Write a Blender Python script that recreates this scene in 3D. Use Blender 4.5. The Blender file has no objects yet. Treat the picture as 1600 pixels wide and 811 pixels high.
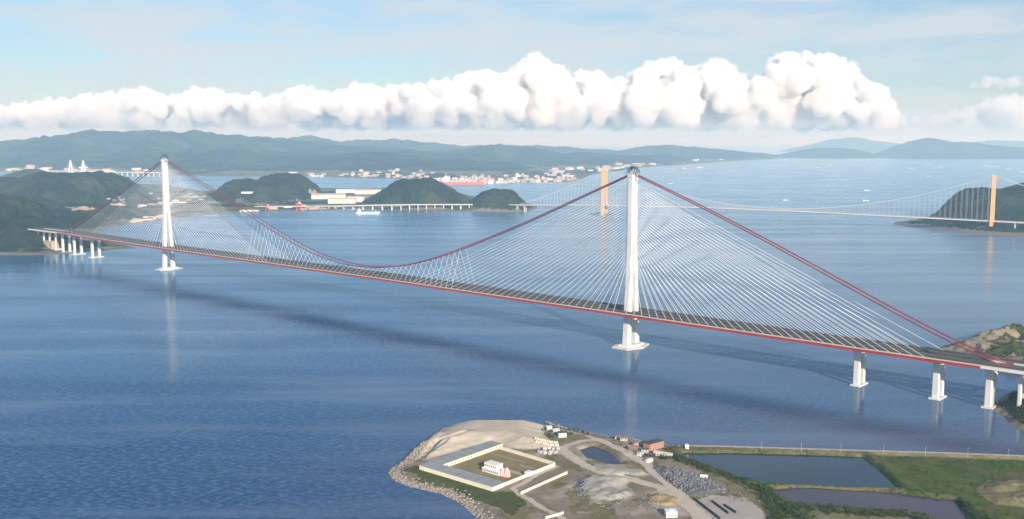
import bpy, math, random
import numpy as np
from mathutils import Matrix, Vector

random.seed(7)
RNG = np.random.default_rng(11)
SC = bpy.context.scene
COL = SC.collection
R = math.radians

# ------------------------------------------------------------------ camera
FPX, HCAM = 1551.0, 340.0                     # focal length (px of a 1600 px wide frame), camera height in metres
PITCH = math.atan(183.5 / FPX)
cam_data = bpy.data.cameras.new('camera')
cam_data.sensor_width = 36.0
cam_data.lens = 36.0 * FPX / 1600.0
cam_data.clip_start = 5.0
cam_data.clip_end = 600000.0
cam = bpy.data.objects.new('camera', cam_data)
COL.objects.link(cam)
cam.location = (0, 0, HCAM)
cam.rotation_euler = (math.pi / 2 - PITCH, 0, 0)
SC.camera = cam

# ------------------------------------------------------------------ light
SUN_AZ, SUN_EL = R(20), R(20.5)                 # sun behind the camera, to its right
sun_dir = Vector((math.sin(SUN_AZ) * math.cos(SUN_EL), -math.cos(SUN_AZ) * math.cos(SUN_EL), math.sin(SUN_EL)))
sl = bpy.data.lights.new('sun', 'SUN')
sl.energy = 5.0
sl.angle = R(0.5)
sl.color = (1.0, 0.91, 0.78)
so = bpy.data.objects.new('sun', sl)
COL.objects.link(so)
so.rotation_euler = (-sun_dir).to_track_quat('-Z', 'Y').to_euler()

world = bpy.data.worlds.new('World')
SC.world = world
world.use_nodes = True
nt = world.node_tree
nt.nodes.clear()
w_out = nt.nodes.new('ShaderNodeOutputWorld')
w_bg = nt.nodes.new('ShaderNodeBackground')
w_sky = nt.nodes.new('ShaderNodeTexSky')
w_sky.sky_type = 'NISHITA'
w_sky.sun_disc = False
w_sky.sun_elevation = SUN_EL
w_sky.sun_rotation = math.pi - SUN_AZ
w_sky.altitude = 300
w_sky.air_density = 1.2
w_sky.dust_density = 0.3
w_sky.ozone_density = 4.0
w_bg.inputs['Strength'].default_value = 0.075
# thin high cloud veil, everywhere on the sky dome
w_tc = nt.nodes.new('ShaderNodeTexCoord')
w_map = nt.nodes.new('ShaderNodeMapping')
w_map.inputs['Scale'].default_value = (2.6, 2.6, 15.0)
w_map.inputs['Rotation'].default_value = (R(3), R(-4), 0)
w_n = nt.nodes.new('ShaderNodeTexNoise')
w_n.inputs['Scale'].default_value = 2.6
w_n.inputs['Detail'].default_value = 7
w_n.inputs['Roughness'].default_value = 0.58
w_n.inputs['Distortion'].default_value = 0.5
w_r = nt.nodes.new('ShaderNodeMapRange')
w_r.inputs['From Min'].default_value = 0.40
w_r.inputs['From Max'].default_value = 0.62
w_r.inputs['To Min'].default_value = 0.22
w_r.inputs['To Max'].default_value = 1.0
w_mix = nt.nodes.new('ShaderNodeMix')
w_mix.data_type = 'RGBA'
w_mix.inputs['B'].default_value = (6.3, 6.8, 7.1, 1)
nt.links.new(w_tc.outputs['Generated'], w_map.inputs['Vector'])
nt.links.new(w_map.outputs['Vector'], w_n.inputs['Vector'])
nt.links.new(w_n.outputs['Fac'], w_r.inputs['Value'])
# the veil is seen slantwise near the horizon and thins with height, as air mass does
w_sep = nt.nodes.new('ShaderNodeSeparateXYZ')
nt.links.new(w_tc.outputs['Generated'], w_sep.inputs['Vector'])
w_z = nt.nodes.new('ShaderNodeMath'); w_z.operation = 'MAXIMUM'; w_z.inputs[1].default_value = 0.0
nt.links.new(w_sep.outputs['Z'], w_z.inputs[0])
w_a = nt.nodes.new('ShaderNodeMath'); w_a.operation = 'ADD'; w_a.inputs[1].default_value = 0.20
nt.links.new(w_z.outputs['Value'], w_a.inputs[0])
w_d = nt.nodes.new('ShaderNodeMath'); w_d.operation = 'DIVIDE'; w_d.inputs[0].default_value = 0.25; w_d.use_clamp = True
nt.links.new(w_a.outputs['Value'], w_d.inputs[1])
w_m = nt.nodes.new('ShaderNodeMath'); w_m.operation = 'MULTIPLY'
nt.links.new(w_r.outputs['Result'], w_m.inputs[0])
nt.links.new(w_d.outputs['Value'], w_m.inputs[1])
nt.links.new(w_m.outputs['Value'], w_mix.inputs['Factor'])
w_grade = nt.nodes.new('ShaderNodeMix')
w_grade.data_type = 'RGBA'
w_grade.blend_type = 'MULTIPLY'
w_grade.inputs['Factor'].default_value = 1.0
w_grade.inputs['B'].default_value = (0.86, 0.97, 1.12, 1)
nt.links.new(w_sky.outputs['Color'], w_grade.inputs['A'])
nt.links.new(w_grade.outputs['Result'], w_mix.inputs['A'])
nt.links.new(w_mix.outputs['Result'], w_bg.inputs['Color'])
nt.links.new(w_bg.outputs['Background'], w_out.inputs['Surface'])

SC.view_settings.view_transform = 'Standard'
SC.view_settings.look = 'None'
SC.view_settings.exposure = 0.55
SC.view_settings.gamma = 1.0
SC.view_settings.use_curve_mapping = False
SC.render.engine = 'CYCLES'
SC.cycles.use_denoising = True
SC.cycles.max_bounces = 12
SC.cycles.diffuse_bounces = 3
SC.cycles.glossy_bounces = 3
SC.cycles.volume_bounces = 10
SC.cycles.transparent_max_bounces = 32
SC.cycles.use_adaptive_sampling = False

# ------------------------------------------------------------------ surveying helpers
SP, CP = math.sin(PITCH), math.cos(PITCH)

def P(px, py, z=0.0):
    """world point at height z seen at a photograph pixel (photogrammetry)"""
    u, v = (px - 800) / FPX, (405.5 - py) / FPX
    d = (u, CP + v * SP, -SP + v * CP)
    t = (z - HCAM) / d[2]
    return np.array([d[0] * t, d[1] * t, z])

def PY(px, py, Y):
    """world point at distance Y seen at a photograph pixel"""
    u, v = (px - 800) / FPX, (405.5 - py) / FPX
    d = (u, CP + v * SP, -SP + v * CP)
    t = Y / d[1]
    return np.array([d[0] * t, Y, HCAM + d[2] * t])

def P2(pts, z=0.0):
    return np.array([P(a, b, z)[:2] for a, b in pts])

# ------------------------------------------------------------------ noise and distance in numpy
def hash2(ix, iy, seed):
    n = (ix.astype(np.int64) * 374761393 + iy.astype(np.int64) * 668265263 + seed * 1442695041) & 0x7fffffff
    n = ((n ^ (n >> 13)) * 1274126177) & 0x7fffffff
    n = n ^ (n >> 16)
    return (n & 0xffff) / 65535.0

def vnoise(x, y, seed=0):
    x0, y0 = np.floor(x), np.floor(y)
    fx, fy = x - x0, y - y0
    fx, fy = fx * fx * (3 - 2 * fx), fy * fy * (3 - 2 * fy)
    a, b = hash2(x0, y0, seed), hash2(x0 + 1, y0, seed)
    c, d = hash2(x0, y0 + 1, seed), hash2(x0 + 1, y0 + 1, seed)
    return (a * (1 - fx) + b * fx) * (1 - fy) + (c * (1 - fx) + d * fx) * fy

def fbm(x, y, scale, octaves=5, seed=0, gain=0.5):
    t, amp, tot = 0.0, 1.0, 0.0
    x, y = x / scale, y / scale
    for o in range(octaves):
        t = t + amp * vnoise(x, y, seed + o * 17)
        tot += amp
        amp *= gain
        x, y = x * 2.03 + 5.1, y * 2.03 - 3.7
    return t / tot * 2 - 1

def ridged(x, y, scale, octaves=5, seed=0):
    t, amp, tot = 0.0, 1.0, 0.0
    x, y = x / scale, y / scale
    for o in range(octaves):
        t = t + amp * (1 - np.abs(vnoise(x, y, seed + o * 13) * 2 - 1))
        tot += amp
        amp *= 0.5
        x, y = x * 2.1 + 1.3, y * 2.1 + 7.7
    return t / tot

def sstep(a, b, x):
    t = np.clip((x - a) / (b - a), 0, 1)
    return t * t * (3 - 2 * t)

def seg_dist(X, Y, pts, closed=False):
    d = np.full(X.shape, 1e12)
    n = len(pts)
    for i in range(n if closed else n - 1):
        ax, ay = pts[i]
        bx, by = pts[(i + 1) % n]
        ex, ey = bx - ax, by - ay
        L = ex * ex + ey * ey + 1e-9
        t = np.clip(((X - ax) * ex + (Y - ay) * ey) / L, 0, 1)
        d = np.minimum(d, (X - ax - t * ex) ** 2 + (Y - ay - t * ey) ** 2)
    return np.sqrt(d)

def inside(X, Y, pts):
    c = np.zeros(X.shape, bool)
    n = len(pts)
    for i in range(n):
        ax, ay = pts[i]
        bx, by = pts[(i + 1) % n]
        if ay == by:
            continue
        c ^= ((ay > Y) != (by > Y)) & (X < (bx - ax) * (Y - ay) / (by - ay) + ax)
    return c

def sdf(X, Y, pts):
    d = seg_dist(X, Y, pts, True)
    return np.where(inside(X, Y, pts), d, -d)

# ------------------------------------------------------------------ materials
MATS = {}

def mat(name, col, rough=0.7, var=0.0, scale=0.2, col2=None, metal=0.0, bump=0.0, bscale=None, detail=4, col3=None, scale2=None):
    """principled material, colour varied by world-space noise"""
    if name in MATS:
        return MATS[name]
    m = bpy.data.materials.new(name)
    m.use_nodes = True
    t = m.node_tree
    b = t.nodes['Principled BSDF']
    b.inputs['Roughness'].default_value = rough
    b.inputs['Metallic'].default_value = metal
    if rough >= 0.9:
        b.inputs['Specular IOR Level'].default_value = 0.0
    b.inputs['Base Color'].default_value = (*col, 1)
    geo = None
    if col2 is not None or bump:
        geo = t.nodes.new('ShaderNodeNewGeometry')
    if col2 is not None:
        n = t.nodes.new('ShaderNodeTexNoise')
        n.inputs['Scale'].default_value = scale
        n.inputs['Detail'].default_value = detail
        n.inputs['Roughness'].default_value = 0.62 if detail < 6 else 0.76
        t.links.new(geo.outputs['Position'], n.inputs['Vector'])
        mr = t.nodes.new('ShaderNodeMapRange')
        mr.inputs['From Min'].default_value = 0.33
        mr.inputs['From Max'].default_value = 0.67
        t.links.new(n.outputs['Fac'], mr.inputs['Value'])
        mx = t.nodes.new('ShaderNodeMix')
        mx.data_type = 'RGBA'
        mx.inputs['A'].default_value = (*col, 1)
        mx.inputs['B'].default_value = (*col2, 1)
        t.links.new(mr.outputs['Result'], mx.inputs['Factor'])
        last = mx
        if col3 is not None:
            n2 = t.nodes.new('ShaderNodeTexNoise')
            n2.inputs['Scale'].default_value = scale2 or scale * 0.2
            n2.inputs['Detail'].default_value = 5
            t.links.new(geo.outputs['Position'], n2.inputs['Vector'])
            mr2 = t.nodes.new('ShaderNodeMapRange')
            mr2.inputs['From Min'].default_value = 0.5
            mr2.inputs['From Max'].default_value = 0.66
            t.links.new(n2.outputs['Fac'], mr2.inputs['Value'])
            mx2 = t.nodes.new('ShaderNodeMix')
            mx2.data_type = 'RGBA'
            mx2.inputs['B'].default_value = (*col3, 1)
            t.links.new(mr2.outputs['Result'], mx2.inputs['Factor'])
            t.links.new(mx.outputs['Result'], mx2.inputs['A'])
            last = mx2
        t.links.new(last.outputs['Result'], b.inputs['Base Color'])
    if bump:
        nb = t.nodes.new('ShaderNodeTexNoise')
        nb.inputs['Scale'].default_value = bscale or scale
        nb.inputs['Detail'].default_value = 5
        t.links.new(geo.outputs['Position'], nb.inputs['Vector'])
        bp = t.nodes.new('ShaderNodeBump')
        bp.inputs['Strength'].default_value = 1.0
        bp.inputs['Distance'].default_value = bump
        t.links.new(nb.outputs['Fac'], bp.inputs['Height'])
        t.links.new(bp.outputs['Normal'], b.inputs['Normal'])
    MATS[name] = m
    return m

M_WHITE = mat('white concrete', (0.64, 0.635, 0.62), 0.7, col2=(0.54, 0.535, 0.52), scale=0.05, detail=6)
M_STAY = mat('white stay sheath', (0.82, 0.82, 0.82), 0.45)
M_RED = mat('red girder paint', (0.36, 0.028, 0.035), 0.55, col2=(0.26, 0.022, 0.028), scale=0.08)
M_CABLE = mat('dark red cable wrapping', (0.24, 0.02, 0.025), 0.5, col2=(0.18, 0.016, 0.02), scale=0.1)
M_ROAD = mat('asphalt', (0.085, 0.082, 0.076), 0.9, col2=(0.06, 0.058, 0.055), scale=0.08)
M_GIRD = mat('dark girder steel', (0.06, 0.06, 0.062), 0.7)
M_RAIL = mat('dark rail bed', (0.075, 0.075, 0.075), 0.9, col2=(0.05, 0.05, 0.05), scale=0.2)
M_RAILING = mat('grey railing', (0.11, 0.108, 0.10), 0.7)
M_PARA = mat('cream parapet', (0.52, 0.47, 0.36), 0.6)
M_DARKSTEEL = mat('dark green lattice steel', (0.05, 0.10, 0.085), 0.5)
M_CONC = mat('grey concrete', (0.46, 0.45, 0.42), 0.8, col2=(0.36, 0.35, 0.33), scale=0.06)
M_ORANGE = mat('orange tower paint', (0.76, 0.42, 0.17), 0.6, col2=(0.70, 0.39, 0.16), scale=0.03)
M_LIGHTDECK = mat('pale deck paint', (0.60, 0.585, 0.55), 0.6)
M_FOREST = mat('wooded hillside', (0.005, 0.012, 0.008), 1.0, col2=(0.040, 0.054, 0.024), scale=0.03, detail=9, col3=(0.05, 0.058, 0.030), scale2=0.006, bump=11.0, bscale=0.045)
M_FORESTFAR = mat('distant wooded ridge', (0.004, 0.010, 0.009), 1.0, col2=(0.034, 0.046, 0.026), scale=0.0045, detail=9, col3=(0.055, 0.06, 0.038), scale2=0.0018, bump=70.0, bscale=0.005)
M_PLAIN = mat('coastal plain', (0.075, 0.10, 0.05), 1.0, col2=(0.17, 0.165, 0.11), scale=0.006, detail=8, col3=(0.30, 0.27, 0.21), scale2=0.008)
M_ROCK = mat('shore rock', (0.26, 0.23, 0.19), 0.95, col2=(0.14, 0.125, 0.105), scale=0.12, detail=8, bump=1.0, bscale=0.3)
M_TAN = mat('cut earth', (0.42, 0.35, 0.25), 0.95, col2=(0.33, 0.28, 0.2), scale=0.02, detail=7)
M_BWHITE = mat('white plaster', (0.76, 0.75, 0.72), 0.7)
M_BCREAM = mat('cream plaster', (0.60, 0.55, 0.44), 0.7)
M_BGREY = mat('grey plaster', (0.48, 0.48, 0.47), 0.7)
M_BROWN = mat('brown roofing', (0.22, 0.13, 0.10), 0.8)
M_GLASS = mat('dark window glass', (0.02, 0.025, 0.03), 0.15)

# ------------------------------------------------------------------ object helpers
def link(o):
    COL.objects.link(o)
    return o

def tag(o, label, cat=None, group=None, kind=None):
    o['label'] = label
    if cat:
        o['category'] = cat
    if group:
        o['group'] = group
    if kind:
        o['kind'] = kind
    return o

def empty(name, loc=(0, 0, 0), rz=0.0, parent=None):
    o = bpy.data.objects.new(name, None)
    link(o)
    o.location = loc
    o.rotation_euler = (0, 0, rz)
    o.empty_display_size = 5
    if parent:
        o.parent = parent
    return o

class MB:
    """collects faces, then links them as one mesh object"""
    def __init__(self):
        self.v, self.f = [], []

    def add(self, verts, faces):
        k = len(self.v)
        self.v.extend([tuple(map(float, q)) for q in verts])
        self.f.extend([tuple(i + k for i in fc) for fc in faces])
        return self

    def box(self, c, s, rz=0.0, taper=1.0):
        """box standing on c (centre of its base), size s, rotated about z, top scaled by taper"""
        ca, sa = math.cos(rz), math.sin(rz)
        vs = []
        for zz, k in ((0, 1.0), (1, taper)):
            for sx, sy in ((-1, -1), (1, -1), (1, 1), (-1, 1)):
                x, y = sx * s[0] / 2 * k, sy * s[1] / 2 * k
                vs.append((c[0] + x * ca - y * sa, c[1] + x * sa + y * ca, c[2] + zz * s[2]))
        return self.add(vs, [(3, 2, 1, 0), (4, 5, 6, 7), (0, 1, 5, 4), (1, 2, 6, 5), (2, 3, 7, 6), (3, 0, 4, 7)])

    def gable(self, c, s, rise, rz=0.0, over=0.4):
        ca, sa = math.cos(rz), math.sin(rz)
        a, b = s[0] / 2 + over, s[1] / 2 + over
        vs = []
        for x, y, z in ((-a, -b, 0), (a, -b, 0), (a, b, 0), (-a, b, 0), (-a, 0, rise), (a, 0, rise)):
            vs.append((c[0] + x * ca - y * sa, c[1] + x * sa + y * ca, c[2] + z))
        return self.add(vs, [(3, 2, 1, 0), (0, 1, 5, 4), (2, 3, 4, 5), (1, 2, 5), (3, 0, 4)])

    def prism(self, pts, z0, z1, k=1.0):
        n = len(pts)
        cx, cy = sum(p[0] for p in pts) / n, sum(p[1] for p in pts) / n
        vs = [(p[0], p[1], z0) for p in pts] + [(cx + (p[0] - cx) * k, cy + (p[1] - cy) * k, z1) for p in pts]
        return self.add(vs, [tuple(range(n))[::-1], tuple(range(n, 2 * n))] + [(i, (i + 1) % n, n + (i + 1) % n, n + i) for i in range(n)])

    def loft(self, rings, cap=True):
        n = len(rings[0])
        k = len(self.v)
        for r in rings:
            self.v.extend([tuple(map(float, q)) for q in r])
        for j in range(len(rings) - 1):
            for i in range(n):
                a, b = k + j * n + i, k + j * n + (i + 1) % n
                self.f.append((a, b, b + n, a + n))
        if cap:
            self.f.append(tuple(range(k, k + n))[::-1])
            e = k + (len(rings) - 1) * n
            self.f.append(tuple(range(e, e + n)))
        return self

    def tube(self, pts, r, n=6):
        pts = [Vector(p) for p in pts]
        rings = []
        for i, p in enumerate(pts):
            d = (pts[min(i + 1, len(pts) - 1)] - pts[max(i - 1, 0)]).normalized()
            up = Vector((0, 0, 1)) if abs(d.z) < 0.95 else Vector((1, 0, 0))
            a = d.cross(up).normalized()
            b = a.cross(d)
            rr = r[i] if isinstance(r, (list, tuple)) else r
            rings.append([p + a * math.cos(2 * math.pi * k / n) * rr + b * math.sin(2 * math.pi * k / n) * rr for k in range(n)])
        return self.loft(rings)

    def mesh(self, name, m, smooth=False):
        me = bpy.data.meshes.new(name)
        me.from_pydata(self.v, [], self.f)
        me.update()
        if m:
            me.materials.append(m)
        if smooth:
            me.polygons.foreach_set('use_smooth', [True] * len(me.polygons))
        return me

    def build(self, name, m, parent=None, smooth=False):
        o = bpy.data.objects.new(name, self.mesh(name, m, smooth))
        link(o)
        if parent:
            o.parent = parent
        return o

def np_mesh(name, V, F, m, smooth=True):
    """mesh from numpy arrays; F is (n,3) or (n,4)"""
    me = bpy.data.meshes.new(name)
    k = F.shape[1]
    me.vertices.add(len(V))
    me.vertices.foreach_set('co', np.ascontiguousarray(V, dtype=np.float32).ravel())
    me.loops.add(F.size)
    me.loops.foreach_set('vertex_index', np.ascontiguousarray(F, dtype=np.int32).ravel())
    me.polygons.add(len(F))
    me.polygons.foreach_set('loop_start', np.arange(0, F.size, k, dtype=np.int32))
    me.polygons.foreach_set('loop_total', np.full(len(F), k, dtype=np.int32))
    if smooth:
        me.polygons.foreach_set('use_smooth', np.ones(len(F), bool))
    me.update(calc_edges=True)
    if m:
        me.materials.append(m)
    return me

def np_obj(name, V, F, m, parent=None, smooth=True):
    o = bpy.data.objects.new(name, np_mesh(name, V, F, m, smooth))
    link(o)
    if parent:
        o.parent = parent
    return o

def grid_xy(x0, x1, y0, y1, res):
    nx, ny = int((x1 - x0) / res) + 1, int((y1 - y0) / res) + 1
    xs, ys = np.linspace(x0, x1, nx), np.linspace(y0, y1, ny)
    return np.meshgrid(xs, ys)

def grid_faces(ny, nx):
    i = np.arange(ny * nx).reshape(ny, nx)
    return np.stack([i[:-1, :-1], i[:-1, 1:], i[1:, 1:], i[1:, :-1]], -1).reshape(-1, 4)

def compact(V, F):
    used, inv = np.unique(F.ravel(), return_inverse=True)
    return V[used], inv.reshape(F.shape)

def terrain(X, Y, Z, classes, zmin=-2.5):
    """one height field split into objects by face class: classes = {id: (name, material, label)}; id array in classes['ids']"""
    V = np.stack([X, Y, Z], -1).reshape(-1, 3)
    F = grid_faces(*X.shape)
    keep = (V[F][:, :, 2] > zmin).any(1)
    F = F[keep]
    ids = classes['ids'].ravel()[F[:, 0]]
    out = {}
    for cid, (name, m, label) in classes['defs'].items():
        Fi = F[ids == cid]
        if not len(Fi):
            continue
        v, f = compact(V, Fi)
        o = np_obj(name, v, f, m)
        tag(o, label, kind='structure')
        out[cid] = o
    return out

def unit_rod(n, m, name):
    b = MB()
    b.prism([(math.cos(2 * math.pi * i / n), math.sin(2 * math.pi * i / n)) for i in range(n)], 0, 1)
    return b.mesh(name, m)

def rod(name, me, a, b, r, parent):
    """a straight rod from a to b that shares its mesh"""
    a, b = Vector(a), Vector(b)
    d = b - a
    o = bpy.data.objects.new(name, me)
    link(o)
    o.parent = parent
    q = d.to_track_quat('Z', 'Y')
    o.matrix_local = Matrix.Translation(a) @ q.to_matrix().to_4x4() @ Matrix.Diagonal((r, r, d.length, 1))
    return o

# ================================================================== SEA
def sea_material():
    m = bpy.data.materials.new('sea water')
    m.use_nodes = True
    t = m.node_tree
    b = t.nodes['Principled BSDF']
    L = t.links.new
    geo = t.nodes.new('ShaderNodeNewGeometry')
    sep = t.nodes.new('ShaderNodeSeparateXYZ')
    L(geo.outputs['Position'], sep.inputs['Vector'])

    def noise(scale, det=4, rough=0.55, sx=1.0, sy=1.0, rot=0.0):
        mp = t.nodes.new('ShaderNodeMapping')
        mp.inputs['Scale'].default_value = (sx, sy, 1)
        mp.inputs['Rotation'].default_value = (0, 0, rot)
        L(geo.outputs['Position'], mp.inputs['Vector'])
        n = t.nodes.new('ShaderNodeTexNoise')
        n.inputs['Scale'].default_value = scale
        n.inputs['Detail'].default_value = det
        n.inputs['Roughness'].default_value = rough
        L(mp.outputs['Vector'], n.inputs['Vector'])
        return n

    def rng(src, a, bb, c, d):
        r = t.nodes.new('ShaderNodeMapRange')
        r.inputs['From Min'].default_value = a
        r.inputs['From Max'].default_value = bb
        r.inputs['To Min'].default_value = c
        r.inputs['To Max'].default_value = d
        L(src, r.inputs['Value'])
        return r.outputs['Result']

    def mix(fac, a, c):
        x = t.nodes.new('ShaderNodeMix')
        x.data_type = 'RGBA'
        if isinstance(a, tuple):
            x.inputs['A'].default_value = (*a, 1)
        else:
            L(a, x.inputs['A'])
        x.inputs['B'].default_value = (*c, 1)
        L(fac, x.inputs['Factor'])
        return x.outputs['Result']

    # silt: the strait carries more sediment beyond the bridge and along the dyke
    silt1 = noise(0.0011, 5, 0.6, 1, 2.2, R(25))
    silt2 = noise(0.00045, 4, 0.5, 1, 2.0, R(-20))
    streak = noise(0.0032, 7, 0.66, 0.55, 3.2, R(14))
    base = mix(rng(silt1.outputs['Fac'], 0.38, 0.66, 0, 1), (0.0015, 0.019, 0.095), (0.005, 0.044, 0.140))
    base = mix(rng(silt2.outputs['Fac'], 0.42, 0.62, 0, 0.8), base, (0.018, 0.080, 0.165))
    # brown silt plume off the embankment: depends on where one is, wandering edge
    px = t.nodes.new('ShaderNodeMath'); px.operation = 'MULTIPLY_ADD'
    px.inputs[1].default_value = 260.0
    L(silt1.outputs['Fac'], px.inputs[0])
    L(sep.outputs['Y'], px.inputs[2])
    near = rng(px.outputs['Value'], 1230, 1460, 1, 0)
    east = rng(sep.outputs['X'], -260, 330, 0, 1)
    mul = t.nodes.new('ShaderNodeMath'); mul.operation = 'MULTIPLY'
    L(near, mul.inputs[0]); L(east, mul.inputs[1])
    mulb = t.nodes.new('ShaderNodeMath'); mulb.operation = 'MULTIPLY'; mulb.inputs[1].default_value = 0.85
    L(mul.outputs['Value'], mulb.inputs[0])
    base = mix(mulb.outputs['Value'], base, (0.105, 0.085, 0.115))
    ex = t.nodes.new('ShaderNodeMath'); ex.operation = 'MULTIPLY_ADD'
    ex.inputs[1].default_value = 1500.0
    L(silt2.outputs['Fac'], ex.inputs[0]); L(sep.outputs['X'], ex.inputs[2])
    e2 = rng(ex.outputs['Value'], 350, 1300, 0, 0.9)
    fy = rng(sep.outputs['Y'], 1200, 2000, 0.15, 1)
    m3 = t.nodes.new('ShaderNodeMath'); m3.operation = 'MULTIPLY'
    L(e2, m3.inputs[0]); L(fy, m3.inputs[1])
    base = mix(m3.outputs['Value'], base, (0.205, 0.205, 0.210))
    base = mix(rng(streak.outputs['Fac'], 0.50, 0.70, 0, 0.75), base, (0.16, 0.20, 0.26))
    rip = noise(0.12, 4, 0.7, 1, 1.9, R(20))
    base = mix(rng(rip.outputs['Fac'], 0.47, 0.60, 0, 0.9), base, (0.070, 0.150, 0.300))  # light and shade of small ripples painted into the base colour
    t.nodes.remove(b)
    out = t.nodes['Material Output']
    df, gl = t.nodes.new('ShaderNodeBsdfDiffuse'), t.nodes.new('ShaderNodeBsdfGlossy')
    fr, ms = t.nodes.new('ShaderNodeFresnel'), t.nodes.new('ShaderNodeMixShader')
    fr.inputs['IOR'].default_value = 1.21
    gl.inputs['Color'].default_value = (0.70, 0.88, 1.0, 1)
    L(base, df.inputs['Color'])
    L(df.outputs[0], ms.inputs[1]); L(gl.outputs[0], ms.inputs[2])
    L(ms.outputs[0], out.inputs['Surface'])
    rough = rng(streak.outputs['Fac'], 0.35, 0.7, 0.03, 0.18)
    open_w = rng(sep.outputs['Y'], 1800, 4200, 0.0, 0.15)
    ra = t.nodes.new('ShaderNodeMath'); ra.operation = 'ADD'
    L(rough, ra.inputs[0]); L(open_w, ra.inputs[1])
    L(ra.outputs['Value'], gl.inputs['Roughness'])
    fm = t.nodes.new('ShaderNodeMath'); fm.operation = 'MULTIPLY'
    streak2 = noise(0.0021, 8, 0.70, 0.5, 4.0, R(9))
    L(fr.outputs[0], fm.inputs[0]); L(rng(streak2.outputs['Fac'], 0.42, 0.60, 1.15, 0.80), fm.inputs[1])
    L(fm.outputs['Value'], ms.inputs[0])
    # waves
    w1 = noise(0.16, 4, 0.6, 1, 1.5, R(20))
    w2 = noise(0.016, 3, 0.5, 1, 1.8, R(10))
    bp = t.nodes.new('ShaderNodeBump')
    bp.inputs['Distance'].default_value = 0.09
    bp.inputs['Strength'].default_value = 1.0
    L(w1.outputs['Fac'], bp.inputs['Height'])
    bp2 = t.nodes.new('ShaderNodeBump')
    bp2.inputs['Distance'].default_value = 0.06
    L(w2.outputs['Fac'], bp2.inputs['Height'])
    L(bp2.outputs['Normal'], bp.inputs['Normal'])
    for nd in (df, gl, fr):
        L(bp.outputs['Normal'], nd.inputs['Normal'])
    return m

sea = MB()
edges = [-200000, -60000, -15000, -5000, -1500, 1500, 5000, 15000, 60000, 200000]
nE = len(edges)
sea.add([(x, y + 2000, 0) for y in edges for x in edges],
        [(j * nE + i, j * nE + i + 1, (j + 1) * nE + i + 1, (j + 1) * nE + i) for j in range(nE - 1) for i in range(nE - 1)])
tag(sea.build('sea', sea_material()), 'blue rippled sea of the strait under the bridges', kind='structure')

# ================================================================== FAR LAND
def ridge(pts, Yc, wf, wb, X, Y, seed, rough=0.6, nscale=900):
    """long hill whose skyline follows pts (pixel, pixel) at distance Yc"""
    q = np.array([PY(a, b, Yc) for a, b in pts])
    xs, zs = q[:, 0], np.maximum(q[:, 2], 0)
    warp = fbm(X, Y, nscale * 1.5, 4, seed + 5) * 0.5
    yy = (Y - Yc) + warp * wf * 0.35
    top = np.interp(X, xs, zs, left=0, right=0)
    t = np.where(yy < 0, -yy / wf, yy / wb)
    shape = np.clip(1 - t, 0, 1)
    shape = shape * shape * (3 - 2 * shape)
    spur = ridged(X, Y, nscale, 5, seed)
    near_top = sstep(0.75, 1.0, shape)
    h = top * shape * (1 + rough * (spur - 0.62) * 1.8 * (1 - 0.75 * near_top))
    return h + top * 0.13 * fbm(X, Y, nscale * 0.30, 5, seed + 9) * shape ** 0.7

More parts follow.
